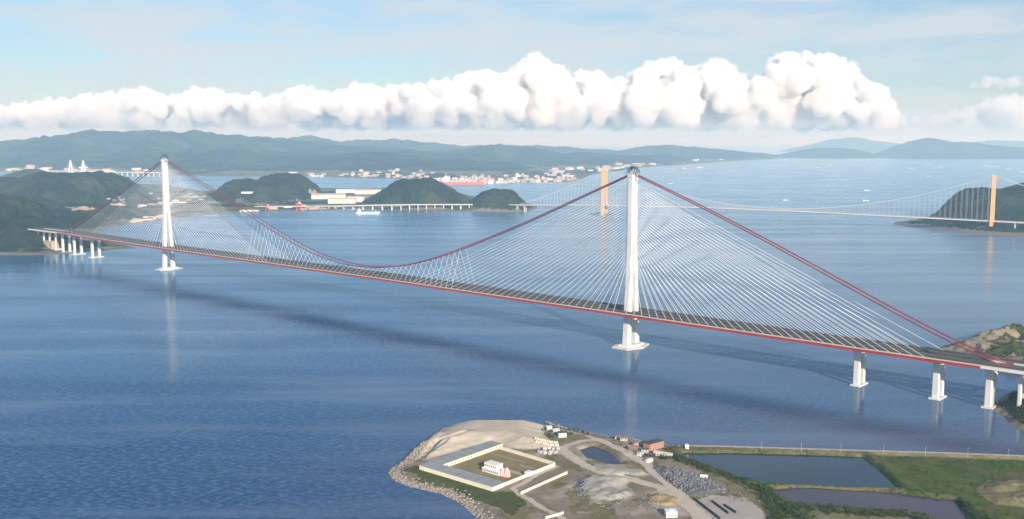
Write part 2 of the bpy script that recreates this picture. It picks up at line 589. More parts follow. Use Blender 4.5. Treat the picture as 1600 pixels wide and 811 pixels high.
def far_land():
    X, Y = grid_xy(-9500, 8500, 8600, 23500, 65)
    # mainland shore line (distance as a function of x), ragged
    sh = [(-60, 268), (100, 268), (200, 273), (300, 275), (420, 276), (470, 276), (520, 277), (600, 279), (640, 280), (690, 287), (760, 288), (850, 285), (900, 283), (930, 272), (1000, 262), (1080, 256), (1160, 251), (1240, 247), (1262, 246)]
    w = np.array([P(a, b) for a, b in sh])
    w = w[np.argsort(w[:, 0])]
    shore = np.interp(X, w[:, 0], w[:, 1], left=w[0, 1], right=40000)
    shore = shore + 120 * fbm(X, Y * 0, 700, 4, 3)
    inland = Y - shore
    Z = np.where(inland > 0, 4 + 6 * sstep(0, 900, inland), -30 + 30 * sstep(-200, 0, inland) - 3)
    main = [(-420, 215), (-250, 206), (-120, 214), (-40, 219), (0, 218), (30, 221), (55, 219), (75, 212), (85, 210), (105, 214), (130, 211), (160, 206), (200, 204), (240, 206), (262, 209), (290, 207), (330, 203), (350, 205), (385, 209), (420, 214), (450, 218), (480, 221), (520, 226), (560, 228), (600, 232), (660, 236), (760, 240)]
    sec = [(300, 235), (400, 222), (450, 217), (480, 211), (520, 219), (560, 220), (600, 219), (640, 220), (690, 224), (730, 227), (780, 226), (830, 227), (880, 230), (930, 233), (970, 235), (1010, 228), (1060, 226), (1110, 232), (1160, 237), (1230, 243)]
    front = [(-300, 250), (-100, 245), (20, 246), (80, 242), (150, 240), (230, 236), (300, 243), (380, 238), (430, 247), (480, 246), (540, 240), (580, 239), (620, 243), (680, 249), (740, 252), (790, 256), (820, 262), (850, 272)]
    mid2 = [(660, 250), (720, 236), (760, 230), (800, 231), (850, 236), (880, 243), (910, 240), (950, 242), (1000, 246), (1060, 240), (1120, 241), (1180, 243), (1240, 246)]
    land = sstep(0, 500, inland)
    h = ridge(main, 15500, 3800, 4200, X, Y, 3, 1.0, 1100) * 0.86
    h = np.maximum(h, ridge(sec, 20500, 2800, 2500, X, Y, 23) * 0.94)
    h = np.maximum(h, ridge(front, 12300, 1900, 1700, X, Y, 43, 0.9, 700) * sstep(200, 1500, inland))
    h = np.maximum(h, ridge(mid2, 15500, 2200, 2500, X, Y, 63, 0.8, 800) * sstep(200, 1500, inland))
    Z = Z + np.maximum(h, 0) * land
    ids = np.where((Z > 26) | (fbm(X, Y, 420, 3, 77) > 0.22), 1, 0)
    xa, xb = P(640, 285)[0], P(905, 284)[0]
    port = (inland > 0) & (inland < 650 + 250 * fbm(X, Y, 300, 3, 88)) & (X > xa) & (X < xb) & (Z < 30)
    ids = np.where(port, 2, ids)
    terrain(X, Y, Z, {'ids': ids, 'defs': {
        2: ('port_ground', M_TAN, 'pale bare port ground round the far harbour town'),
        0: ('coastal_plain', M_PLAIN, 'built-up coastal plain at the foot of the far mainland hills'),
        1: ('mainland_hills', M_FORESTFAR, 'long hazy wooded mountain ridge behind the strait'),
        }})
    def height(x, y):
        j = int(round((x - X[0, 0]) / (X[0, 1] - X[0, 0])))
        i = int(round((y - Y[0, 0]) / (Y[1, 0] - Y[0, 0])))
        i, j = max(0, min(i, Z.shape[0] - 1)), max(0, min(j, Z.shape[1] - 1))
        return float(Z[i, j])
    return height

far_height = far_land()

def simple_island(name, label, pts, Yc, wf, wb, res, seed, m=M_FORESTFAR, nscale=900, rough=0.35):
    q = [PY(a, b, Yc) for a, b in pts]
    x0, x1 = min(p[0] for p in q) - 200, max(p[0] for p in q) + 200
    X, Y = grid_xy(x0, x1, Yc - wf * 1.25, Yc + wb * 1.25, res)
    Z = ridge(pts, Yc, wf, wb, X, Y, seed, rough, nscale) - 4.0
    V = np.stack([X, Y, Z], -1).reshape(-1, 3)
    F = grid_faces(*X.shape)
    F = F[(V[F][:, :, 2] > -3.9).any(1)]
    v, f = compact(V, F)
    return tag(np_obj(name, v, f, m), label, kind='structure')

simple_island('far_island', 'low hazy island hill near the far shore town end', [(1218, 247), (1240, 238), (1262, 233), (1285, 231), (1310, 231), (1335, 233), (1352, 238), (1375, 244), (1385, 247)], 22500, 1500, 2500, 70, 103)
simple_island('far_island', 'big hazy island ridge on the horizon above the orange tower', [(1375, 246), (1390, 238), (1410, 228), (1430, 221), (1455, 217), (1480, 220), (1505, 222), (1530, 224), (1560, 228), (1600, 232), (1680, 228), (1760, 236), (1850, 246)], 22000, 1800, 2500, 70, 113)
simple_island('far_island', 'palest island ridge behind all others on the horizon', [(1240, 232), (1270, 226), (1300, 219), (1330, 214), (1345, 216), (1370, 221), (1400, 224), (1450, 226), (1520, 222), (1560, 219), (1620, 222), (1700, 218), (1800, 230)], 34000, 1800, 2500, 130, 123)

# ================================================================== LEFT PENINSULA
def hill(X, Y, pxs, Yc, ry, pytop, seed, pw=1.0, rough=0.75):
    """rounded hill: pxs = left and right end (px) at distance Yc, top at pixel row pytop"""
    xa, xb = PY(pxs[0], 300, Yc)[0], PY(pxs[1], 300, Yc)[0]
    cx, rx = (xa + xb) / 2, (xb - xa) / 2
    h = PY(800, pytop, Yc)[2]
    dx, dy = (X - cx) / rx, (Y - Yc) / ry
    wob = 0.42 * fbm(X, Y, rx * 0.6, 5, seed)
    r2 = np.clip(dx * dx + dy * dy + wob, 0, 4)
    s = np.clip(1 - r2, 0, 1) ** pw
    return np.maximum(h, 0) * s * (1 + rough * (ridged(X, Y, max(rx * 0.35, 60), 5, seed + 2) - 0.65) * (1 - s ** 2 * 0.8))

def peninsula():
    X, Y = grid_xy(-4600, 420, 2780, 8200, 15)
    coast = [(-420, 420), (-120, 402), (0, 399), (50, 399), (96, 397), (130, 394), (157, 391.5), (192, 389), (218, 388), (200, 383), (165, 376), (150, 370), (150, 362), (192, 351), (228, 347), (256, 344), (290, 339), (324, 335), (360, 333), (397, 332), (440, 330), (480, 330), (520, 328.5), (545, 326), (580, 326.5), (610, 327), (650, 328), (700, 330), (745, 331), (790, 332), (822, 331), (838, 327), (838, 321), (815, 314), (775, 309), (735, 306), (715, 300), (690, 296), (640, 293), (590, 294), (565, 295), (520, 294), (492, 293), (470, 290), (420, 287), (370, 289), (346, 296), (320, 299), (290, 294), (255, 288), (215, 287), (170, 284), (120, 285), (75, 291), (40, 293), (0, 290), (-100, 288), (-420, 286)]
    poly = P2(coast)
    d = sdf(X, Y, poly) + 22 * fbm(X, Y, 130, 4, 4)
    Z = np.where(d > 0, 2.5 * sstep(0, 40, d) + 3 * sstep(30, 300, d), np.maximum(d * 0.12, -6))
    env = sstep(0, 130, d)
    h = np.zeros_like(X)
    for a in [((344, 408), 6000, 520, 282, 11, .8), ((375, 493), 6050, 640, 274.5, 12, .7), ((395, 450), 5650, 330, 292, 17, .9),
              ((572, 742), 5480, 620, 279.5, 13, 1.45), ((600, 700), 5250, 420, 291, 14, 1.0), ((728, 842), 5080, 330, 297, 15, .9),
              ((30, 215), 5750, 800, 270.5, 16, .8), ((70, 180), 5350, 500, 279, 18, 1.0),
              ((-150, 66), 5600, 700, 277, 19, .8), ((-80, 120), 4550, 420, 312, 20, .8), ((60, 200), 4350, 330, 321, 21, .9),
              ((-220, 78), 3650, 430, 309, 22, .8), ((-160, 52), 3250, 260, 341, 24, .8), ((40, 150), 3950, 230, 340, 25, .9),
              ((-360, 10), 3300, 420, 320, 26, .8), ((-420, -100), 4500, 900, 290, 27, .8), ((30, 95), 3260, 130, 362, 28, 1.0)]:
        h = np.maximum(h, hill(X, Y, *a))
    # spur that the bridge's left end runs into
    h = np.maximum(h, 92 * np.exp(-(((X + 1585) / 115) ** 2 + ((Y - 3240) / 105) ** 2)) * (1 + 0.25 * fbm(X, Y, 70, 4, 35)))
    Z = Z + h * env
    Z = Z + 6.0 * fbm(X, Y, 42, 3, 41) * sstep(8, 30, Z)
    ids = np.where(Z > 9, 1, 0)
    wood = fbm(X, Y, 170, 4, 31)
    ids = np.where((ids == 0) & (wood > 0.02) & (Z > 3.4), 1, ids)
    ids = np.where((d < 32) & (Z < 8), 2, ids)
    for cpx, cpy, rx_, ry_ in [(60, 349, 40, 60), (122, 344, 60, 45), (20, 326, 50, 60), (150, 318, 90, 60), (235, 320, 110, 70), (540, 308, 220, 220), (300, 308, 110, 110), (230, 346, 80, 40)]:
        c = P(cpx, cpy, 20 if cpx < 100 else 5)
        r = ((X - c[0]) / rx_) ** 2 + ((Y - c[1]) / ry_) ** 2 + 1.6 * fbm(X, Y, 55, 4, 91)
        ids = np.where((r < 1) & (d > 10) & (Z < 60), 3, ids)
    terrain(X, Y, Z, {'ids': ids, 'defs': {
        0: ('coastal_plain', M_PLAIN, 'flat fields and works yards on the peninsula behind the bridge'),
        1: ('wooded_hills', M_FOREST, 'dark green wooded hills of the peninsula behind the bridge'),
        2: ('rocky_shore', M_ROCK, 'pale rocky shore strip round the peninsula'),
        3: ('bare_earth', M_TAN, 'tan bare earth yards and cuttings on the peninsula')}})
    def height(x, y):
        j = int(round((x - X[0, 0]) / (X[0, 1] - X[0, 0])))
        i = int(round((y - Y[0, 0]) / (Y[1, 0] - Y[0, 0])))
        i, j = max(0, min(i, Z.shape[0] - 1)), max(0, min(j, Z.shape[1] - 1))
        return float(Z[i, j])
    return height

pen_height = peninsula()

# small wooded islet in front of the far town, and the low island off the far shore at the left
simple_island('islet', 'low dark wooded islet in front of the far harbour town', [(612, 282), (640, 277), (665, 271.5), (690, 270), (715, 274), (745, 280), (765, 283)], 9500, 300, 500, 30, 133, M_FOREST, 300)
simple_island('islet', 'small wooded islet before the far cable-stayed bridge', [(-30, 282), (0, 276), (25, 268), (42, 263), (52, 263), (62, 268), (80, 274), (95, 280)], 8600, 350, 500, 30, 143, M_FOREST, 300)

# ================================================================== RIGHT ISLAND UNDER THE ORANGE TOWER
def right_island():
    X, Y = grid_xy(1480, 3700, 3050, 5300, 14)
    coast = [(1397, 350), (1412, 353.5), (1440, 356), (1468, 358), (1500, 362), (1530, 366), (1560, 369), (1600, 373), (1700, 382), (1850, 396), (2000, 395), (2000, 310), (1700, 315), (1560, 325), (1480, 334), (1430, 343), (1402, 347)]
    d = sdf(X, Y, P2(coast)) + 16 * fbm(X, Y, 100, 4, 204)
    Z = np.where(d > 0, 3.5 * sstep(0, 25, d), np.maximum(d * 0.12, -6))
    sky = [(1396, 352), (1412, 347), (1440, 339), (1470, 327), (1490, 314), (1505, 306), (1520, 299.5), (1540, 296), (1560, 296.5), (1575, 300), (1590, 298), (1605, 292), (1640, 284), (1700, 286), (1760, 296), (1850, 320), (1950, 350)]
    h = ridge(sky, 4350, 760, 800, X, Y, 208, 0.25, 320)
    h2 = ridge([(1398, 352), (1420, 347), (1470, 345), (1510, 347), (1560, 352), (1600, 356), (1650, 350), (1750, 360), (1900, 380)], 3850, 260, 500, X, Y, 218, 0.25, 160)
    Z = Z + np.maximum(h, h2) * sstep(5, 120, d) + 5.5 * fbm(X, Y, 42, 3, 241) * sstep(8, 30, h)
    ids = np.where(Z > 7, 1, 2)
    ids = np.where((fbm(X, Y, 70, 3, 251) > 0.33) & (Y < 3780), 2, ids)
    terrain(X, Y, Z, {'ids': ids, 'defs': {
        1: ('wooded_island', M_FOREST, 'dark wooded island hill behind the right orange tower'),
        2: ('rocky_shore', M_ROCK, 'pale rocky foot of the wooded island at the orange tower')}})

right_island()

# rock islet that carries the far orange tower
def rock_islet():
    c = P(940, 335)
    X, Y = grid_xy(c[0] - 120, c[0] + 120, c[1] - 150, c[1] + 150, 6)
    r = np.sqrt(((X - c[0]) / 72) ** 2 + ((Y - c[1]) / 85) ** 2) + 0.3 * fbm(X, Y, 40, 4, 301)
    Z = 9 * sstep(1.05, 0.4, r) - 2.2 + 1.5 * fbm(X, Y, 14, 3, 311)
    V = np.stack([X, Y, Z], -1).reshape(-1, 3)
    F = grid_faces(*X.shape)
    F = F[(V[F][:, :, 2] > -2.5).any(1)]
    v, f = compact(V, F)
    tag(np_obj('islet', v, f, M_ROCK), 'bare rock islet at the foot of the middle orange tower', kind='structure')
rock_islet()

# ================================================================== MAIN BRIDGE
BT1, BT2 = P(264, 421)[:2], P(985.5, 541.5)[:2]
BL = float(np.linalg.norm(BT2 - BT1))
BE = (BT2 - BT1) / BL                        # along the bridge, towards the right shore
BN = np.array([-BE[1], BE[0]])               # across, away from the camera
BRZ = math.atan2(BE[1], BE[0])
S_L, S_R = -2330.0, 1000.0
RED_L, RED_R = -2115.0, 561.0

def bp(s, o, z):
    q = BT2 + BE * s + BN * o
    return (float(q[0]), float(q[1]), float(z))

def zd(s):
    """deck level"""
    return float(np.interp(s, [-2500, -2110, -1460, -600, 0, 400, 600, 1100], [62.5, 65.5, 62.2, 62.6, 60.4, 58.6, 58.4, 57.5]))

bridge = empty('cable_bridge', bp(-755, 0, 0))
bridge['label'] = 'great white-towered bridge with red main cables, fan stays and red-edged deck'
bridge['category'] = 'bridge'
INV = Matrix.Translation(-Vector(bp(-755, 0, 0)))

def bpart(o):
    """keep world placement under the bridge's empty"""
    o.parent = bridge
    o.matrix_parent_inverse = INV
    return o

def sweep(prof, s0, s1, step=40.0):
    b = MB()
    n = max(2, int(abs(s1 - s0) / step) + 1)
    rings = [[bp(s, o, zd(s) + z) for o, z in prof] for s in np.linspace(s0, s1, n)]
    return b.loft(rings)

for sg in (-1, 1):
    # streamlined road box, pointed outer nose; centre box between them carries the railway
    prof = [(sg * 15.0, -0.3), (sg * 15.0, -3.6), (sg * 18.0, -4.6), (sg * 30.0, -4.6), (sg * 34.0, -3.0), (sg * 34.0, -0.9), (sg * 33.0, -0.3)]
    if sg > 0:
        prof = prof[::-1]
    bpart(sweep(prof, RED_L, RED_R).build('road_girder', M_GIRD))
    fa = [(sg * 34.1, -3.9), (sg * 34.6, -3.9), (sg * 34.6, -0.1), (sg * 34.1, -0.1)]
    bpart(sweep(fa if sg > 0 else fa[::-1], RED_L, RED_R).build('fascia', M_RED))
    for a, c in ((S_L, RED_L - 0.5), (RED_R + 0.5, S_R)):
        bpart(sweep(prof, a, c).build('approach_girder', M_WHITE))
    r = [(sg * 15.4, -0.3), (sg * 15.4, 0.0), (sg * 32.2, 0.0), (sg * 32.2, -0.3)]
    bpart(sweep(r if sg < 0 else r[::-1], S_L, S_R).build('carriageway', M_ROAD))
    for oo in (32.9, 15.2):
        r = [(sg * oo - 0.25, -0.3), (sg * oo + 0.25, -0.3), (sg * oo + 0.25, 1.4), (sg * oo - 0.25, 1.4)]
        bpart(sweep(r, S_L, S_R).build('parapet', M_PARA if (oo > 20 and sg < 0) else M_RAILING))
    for oo in (21.0, 26.6):
        r = [(sg * oo - 0.12, 0.004), (sg * oo + 0.12, 0.004), (sg * oo + 0.12, 0.02), (sg * oo - 0.12, 0.02)]
        bpart(sweep(r, S_L, S_R).build('lane_line', M_CONC))
prof = [(-4.6, -0.5), (-4.6, -3.4), (-3.0, -4.4), (3.0, -4.4), (4.6, -3.4), (4.6, -0.5)]
bpart(sweep(prof, S_L, S_R).build('railway_girder', M_RAIL))
for oo in (-2.2, 2.2):
    r = [(oo - 1.3, -0.5), (oo + 1.3, -0.5), (oo + 1.3, -0.2), (oo - 1.3, -0.2)]
    bpart(sweep(r, S_L, S_R).build('track_slab', M_RAILING))
cb = MB().box((0, 0, 0), (2.2, 10.4, 2.2)).mesh('crossbeam', M_RAIL)
for s in np.arange(-2100, 560, 15.5):
    for sg in (-1, 1):
        o = bpy.data.objects.new('crossbeam', cb)
        link(o)
        o.location = Vector(bp(s, sg * 9.8, zd(s) - 3.2))
        o.rotation_euler = (0, 0, BRZ)
        bpart(o)

def leg_ring(s, o, z, a, b, ch):
    """octagonal leg section, a along the bridge, b across"""
    a, b = a / 2, b / 2
    q = [(-a + ch, -b), (a - ch, -b), (a, -b + ch), (a, b - ch), (a - ch, b), (-a + ch, b), (-a, b - ch), (-a, -b + ch)]
    return [bp(s + x, o + y, z) for x, y in q]

def tower(s, ztop, label):
    t = empty('tower', bp(s, 0, 0))
    bpart(t)
    t['label'] = label
    inv = (Matrix.Translation(-Vector(bp(-755, 0, 0))) @ Matrix.Translation(Vector(bp(s, 0, 0))))
    iv = Matrix.Translation(-Vector(bp(s, 0, 0)))
    def tp(o):
        o.parent = t
        o.matrix_parent_inverse = iv
        return o
    zm = 0.56 * ztop
    for sg in (-1, 1):
        b = MB()
        rings = []
        for z in (5.5, 30, 60, 90, 120, 0.5 * ztop, zm, 0.7 * ztop, 0.85 * ztop, ztop):
            k = z / ztop
            off = np.interp(z, [0, zm, ztop], [12.2, 4.6, 4.0])
            rings.append(leg_ring(s, sg * off, z, 13.5 - 2.5 * k, np.interp(z, [0, zm, ztop], [10.5, 8.0, 7.4]), 1.9))
        tp(b.loft(rings).build('leg', M_WHITE))
    # web that joins the legs in the upper part
    rings = [leg_ring(s, 0, z, 6.5, 3.0, 0.3) for z in (zm - 8, zm + 20, ztop - 2)]
    tp(MB().loft(rings).build('web', M_WHITE))
    tp(MB().loft([leg_ring(s, 0, z, 14.5, 17.5, 2.2) for z in (ztop - 4.2, ztop + 0.4)]).build('cap', M_WHITE))
    # crossbeam under the deck
    tp(MB().loft([leg_ring(s, 0, z, 8, 16, 0.4) for z in (zd(s) - 11, zd(s) - 5.2)]).build('crossbeam', M_WHITE))
    # two-step hexagonal footing
    hexa = [(-15, -33), (15, -33), (26, 0), (15, 33), (-15, 33), (-26, 0)]
    tp(MB().prism([bp(s + x, y, 0)[:2] for x, y in hexa], -4, 1.6).build('pile_cap', M_CONC))
    tp(MB().prism([bp(s + x, y, 0)[:2] for x, y in hexa], 1.8, 2.6, 0.99).build('pile_cap_rim', M_WHITE))
    tp(MB().prism([bp(s + x * 0.72, y * 0.76, 0)[:2] for x, y in hexa], 2.6, 5.8, 0.86).build('plinth', M_WHITE))
    # openwork saddle housing on top: ribs over a pale saddle block
    tp(MB().box(bp(s, 0, ztop + 0.4), (7, 11, 5.5), BRZ, 0.7).build('saddle', M_CONC))
    for o in (-6.5, 0, 6.5):
        pts = [bp(s + 8.6 * math.cos(a), o * (0.6 + 0.4 * abs(math.cos(a))), ztop + 0.3 + 12.5 * math.sin(a)) for a in np.linspace(0, math.pi, 13)]
        tp(MB().tube(pts, 0.7, 5).build('housing_rib', M_DARKSTEEL))
    for a in (0.35, 0.8, 1.25, 1.9, 2.35, 2.8):
        w = 6.5 * (0.6 + 0.4 * abs(math.cos(a)))
        pts = [bp(s + 8.6 * math.cos(a), o, ztop + 0.3 + 12.5 * math.sin(a)) for o in (-w, 0, w)]
        tp(MB().tube(pts, 0.6, 5).build('housing_rail', M_DARKSTEEL))
    for sg in (-1, 1):
        for a0, a1 in ((0.35, 1.25), (1.25, 2.35), (2.35, 2.8), (0.8, 1.9)):
            f = lambda a, o: bp(s + 8.6 * math.cos(a), o * (0.6 + 0.4 * abs(math.cos(a))), ztop + 0.3 + 12.5 * math.sin(a))
            tp(MB().tube([f(a0, sg * 6.5), f(a1, 0)], 0.5, 4).build('housing_brace', M_DARKSTEEL))

ZT2, ZT1 = 287.0, 294.0
tower(0.0, ZT2, 'nearer white bridge tower standing in mid-strait')
tower(-BL, ZT1, 'farther white bridge tower near the left shore')

# main cables: surveyed line, two of them, close at the towers and spread at the anchorages
CS = [-2120, -2000, -1900, -1800, -1700, -1600, -BL, -1391, -1301, -1215, -1133, -1054, -978, -905, -835, -767, -702, -639, -588, -539, -464, -377, -293, -217, -141, -70, 0, 69, 140, 249, 350, 443, 528, 578]
CZ = [64.5, 103, 140, 181, 221, 260, ZT1 + 1.5, 256, 228, 200.5, 172.5, 147, 123, 102.5, 88, 79.5, 76.5, 79.0, 85.5, 94.5, 113.5, 143, 173, 201.5, 232.5, 261, ZT2 + 2, 263.5, 236.5, 192, 148.5, 108, 74.5, 58.5]

def cable_z(s):
    return float(np.interp(s, CS, CZ))

def cable_o(s):
    return float(np.interp(s, [-2120, -BL - 8, -BL + 8, -755, -8, 8, 578], [9.5, 4.2, 4.2, 10.0, 4.2, 4.2, 9.5]))

for sg in (-1, 1):
    for s0, s1 in ((-2120, -BL), (-BL, 0), (0, 578)):
        n = 70 if s0 == -BL else 28
        ss = np.linspace(s0, s1, n)
        zz = np.array([cable_z(s) for s in ss])
        for _ in range(3):
            zz[1:-1] = 0.25 * zz[:-2] + 0.5 * zz[1:-1] + 0.25 * zz[2:]
        bpart(MB().tube([bp(s, sg * cable_o(s), z) for s, z in zip(ss, zz)], 0.95, 8).build('main_cable', M_CABLE, smooth=True))

# stay cables, each a rod of its own
ROD = unit_rod(5, M_STAY, 'stay_cable')
NST = 32
for ts, ztop in ((0.0, ZT2), (-BL, ZT1)):
    for dirn in (-1, 1):
        reach = 512.0 if ts == 0 and dirn < 0 or ts < 0 else 494.0
        for i in range(NST):
            k = (i + 0.45) / (NST - 0.55)
            sd = ts + dirn * (6 + (reach - 6) * k)
            za = 140 + (ztop - 12 - 140) * k ** 0.92
            for sg in (-1, 1):
                oo = float(np.interp(za, [0, 0.56 * ztop, ztop], [12.2, 4.6, 4.0]))
                rod('stay_cable', ROD, bp(ts + dirn * 5.3, sg * (oo + 0.5), za), bp(sd, sg * 32.2, zd(sd) + 0.2), 0.25 if ts == 0 else 0.23, bridge).matrix_parent_inverse = INV

HROD = unit_rod(5, M_STAY, 'hanger')
for s in np.arange(-1085, -380, 15.0):
    for sg in (-1, 1):
        rod('hanger', HROD, bp(s, sg * (cable_o(s) + 0.3), cable_z(s) - 0.8), bp(s, sg * 32.0, zd(s) + 0.2), 0.17, bridge).matrix_parent_inverse = INV

# cable anchor blocks on the deck
for s in (-2126, 584):
    for sg in (-1, 1):
        bpart(MB().box(bp(s, sg * 9.6, zd(s) - 4), (12, 3.6, 5), BRZ, 0.7).build('anchor_block', M_RED))

def pier(s, zb, a, b, off, cap, flare=False, label=None):
    t = empty('pier', bp(s, 0, zb))
    bpart(t)
    if label:
        t['label'] = label
    iv = Matrix.Translation(-Vector(bp(s, 0, zb)))
    zt = zd(s) - 4.9
    for sg in (-1, 1):
        rings = []
        for k in (0, 0.25, 0.5, 0.75, 0.88, 1.0):
            g = 1.0 - 0.10 * k + (0.45 * max(0, k - 0.75) / 0.25 if flare else 0)
            rings.append(leg_ring(s, sg * off, zb + 1.5 + (zt - zb - 1.5) * k, a * (1.0 - 0.08 * k), b * g, min(a, b) * 0.16))
        o = MB().loft(rings).build('leg', M_WHITE)
        o.parent = t; o.matrix_parent_inverse = iv
    o = MB().loft([leg_ring(s, 0, z, 6.0 if not flare else 7.0, 2 * off + 22, 0.5) for z in (zt - 3.0, zt - 0.2)]).build('cap_beam', M_CONC)
    o.parent = t; o.matrix_parent_inverse = iv
    if cap:
        o = MB().loft([leg_ring(s, 0, zb - 4, cap[0], cap[1], 0.6), leg_ring(s, 0, zb + 2.0, cap[0], cap[1], 0.6)]).build('pile_cap', M_WHITE)
        o.parent = t; o.matrix_parent_inverse = iv

pier(392, 0, 9.2, 6.0, 8.4, (15, 29), label='first white pier right of the near tower')
pier(500, 0, 9.2, 6.0, 8.4, (15, 29), label='middle white pier of the three right of the near tower')
pier(566, 0, 9.2, 7.0, 8.0, (15, 28), True, label='white pier with flared top beside the right shore')
for s in (603, 645, 687, 729, 771, 813):
    pier(s, 2, 4.6, 5.2, 10.0, (8, 28))
pier(-1934, 0, 9.5, 6.5, 10.5, (20, 40), label='white twin pier left of the far tower, standing deepest in the water')
pier(-2052, 0, 9.5, 6.5, 10.5, (20, 40), label='white twin pier at the left shore, second from the land')
pier(-2132, 0, 9.5, 6.5, 10.5, (20, 40), label='white twin pier at the left shore edge')
for s in (-2182, -2226, -2268, -2308):
    pier(s, 6, 4.6, 5.0, 10.0, (9, 30))
ab = MB().box(bp(-2228, -6, -2), (70, 26, 32), BRZ, 0.78)
bpart(ab.build('abutment', M_TAN))

# ================================================================== ORANGE SUSPENSION BRIDGE
OA, OB = P(944, 336)[:2], P(1549, 362)[:2]
OL = float(np.linalg.norm(OB - OA))
OE = (OB - OA) / OL
ON = np.array([-OE[1], OE[0]])
ORZ = math.atan2(OE[1], OE[0])
OH = 214.0

def op(s, o, z):
    q = OA + OE * s + ON * o
    return (float(q[0]), float(q[1]), float(z))

def ozd(s):
    return float(np.interp(s, [-700, -480, 0, 500, 900, OL, OL + 800], [30, 32, 48, 54, 53, 41.5, 32]))

sus = empty('suspension_bridge', op(OL / 2, 0, 0))
sus['label'] = 'long white suspension bridge with two orange towers across the strait behind'
sus['category'] = 'bridge'
SINV = Matrix.Translation(-Vector(op(OL / 2, 0, 0)))

def opart(o):
    o.parent = sus
    o.matrix_parent_inverse = SINV
    return o

# deck line: straight over the strait, then a bend along the shore to the left
deck_line = [op(s, 0, ozd(s)) for s in np.arange(OL + 700, -440, -40)]
for a, b, z in [(770, 319.3, 30), (740, 319.3, 29), (700, 319.4, 28), (660, 319.5, 27), (620, 319.8, 26), (590, 320.2, 24), (560, 321, 21), (530, 321.6, 17), (490, 322, 13), (440, 322.3, 10), (400, 322, 8)]:
    q = P(a, b, z)
    deck_line.append((q[0], q[1], z))

def sweep_line(line, prof, closed_prof=True):
    b = MB()
    rings = []
    L = [Vector(p) for p in line]
    for i, p in enumerate(L):
        d = L[min(i + 1, len(L) - 1)] - L[max(i - 1, 0)]
        d.z = 0
        d.normalize()
        nn = Vector((-d.y, d.x, 0))
        rings.append([p + nn * o + Vector((0, 0, z)) for o, z in prof])
    return b.loft(rings)

opart(sweep_line(deck_line, [(-18, -0.6), (-18, -2.2), (-13, -4.2), (13, -4.2), (18, -2.2), (18, -0.6)][::-1]).build('deck_girder', M_LIGHTDECK))
opart(sweep_line(deck_line, [(-16, -0.6), (-16, -0.1), (16, -0.1), (16, -0.6)]).build('carriageway', M_ROAD))
for oo in (-17, 17):
    opart(sweep_line(deck_line, [(oo - 0.4, -0.6), (oo - 0.4, 1.0), (oo + 0.4, 1.0), (oo + 0.4, -0.6)]).build('parapet', M_LIGHTDECK))

for s, lab in ((0.0, 'middle orange tower on its rock islet'), (OL, 'right orange tower at the wooded island')):
    t = empty('tower', op(s, 0, 0))
    opart(t)
    t['label'] = lab
    iv = Matrix.Translation(-Vector(op(s, 0, 0)))
    for sg in (-1, 1):
        def ring(z, a, b, off):
            return [op(s + x * a / 2, sg * off + y * b / 2, z) for x, y in ((-1, -1), (1, -1), (1, 1), (-1, 1))]
        o = MB().loft([ring(3, 12, 9.5, 19), ring(90, 11, 9, 17.5), ring(OH, 10, 8, 15.5)]).build('leg', M_ORANGE)
        o.parent = t; o.matrix_parent_inverse = iv
    for z, h in ((ozd(s) - 12, 6), (OH * 0.62, 7), (OH - 9, 8)):
        off = np.interp(z, [0, OH], [19, 15.5])
        o = MB().box(op(s, 0, z), (7.5, 2 * off - 7, h), ORZ).build('crossbeam', M_ORANGE)
        o.parent = t; o.matrix_parent_inverse = iv
    for sg in (-1, 1):
        o = MB().box(op(s, sg * 19, -3), (24, 20, 7), ORZ).build('footing', M_CONC)
        o.parent = t; o.matrix_parent_inverse = iv

def ocz(s):
    if s < 0:
        return float(np.interp(s, [-470, 0], [ozd(-470) + 1, OH + 2])) - 14 * math.sin(math.pi * min(1, -s / 470))
    if s > OL:
        return float(np.interp(s, [OL, OL + 520], [OH + 2, 36])) - 8 * math.sin(math.pi * min(1, (s - OL) / 520))
    lo = 60.5
    k = (s / OL - 0.5) * 2
    return lo + (OH + 2 - lo) * k * k

for sg in (-1, 1):
    for s0, s1, n in ((-470, 0, 16), (0, OL, 60), (OL, OL + 520, 12)):
        opart(MB().tube([op(s, sg * 15.5, ocz(s)) for s in np.linspace(s0, s1, n)], 0.62, 6).build('main_cable', M_LIGHTDECK, smooth=True))
OROD = unit_rod(4, M_LIGHTDECK, 'hanger')
for s in list(np.arange(-450, -10, 19.0)) + list(np.arange(18, OL - 10, 19.0)):
    if ocz(s) - ozd(s) < 1.5:
        continue
    for sg in (-1, 1):
        opart(rod('hanger', OROD, op(s, sg * 15.5, ozd(s)), op(s, sg * 15.5, ocz(s)), 0.30, sus))

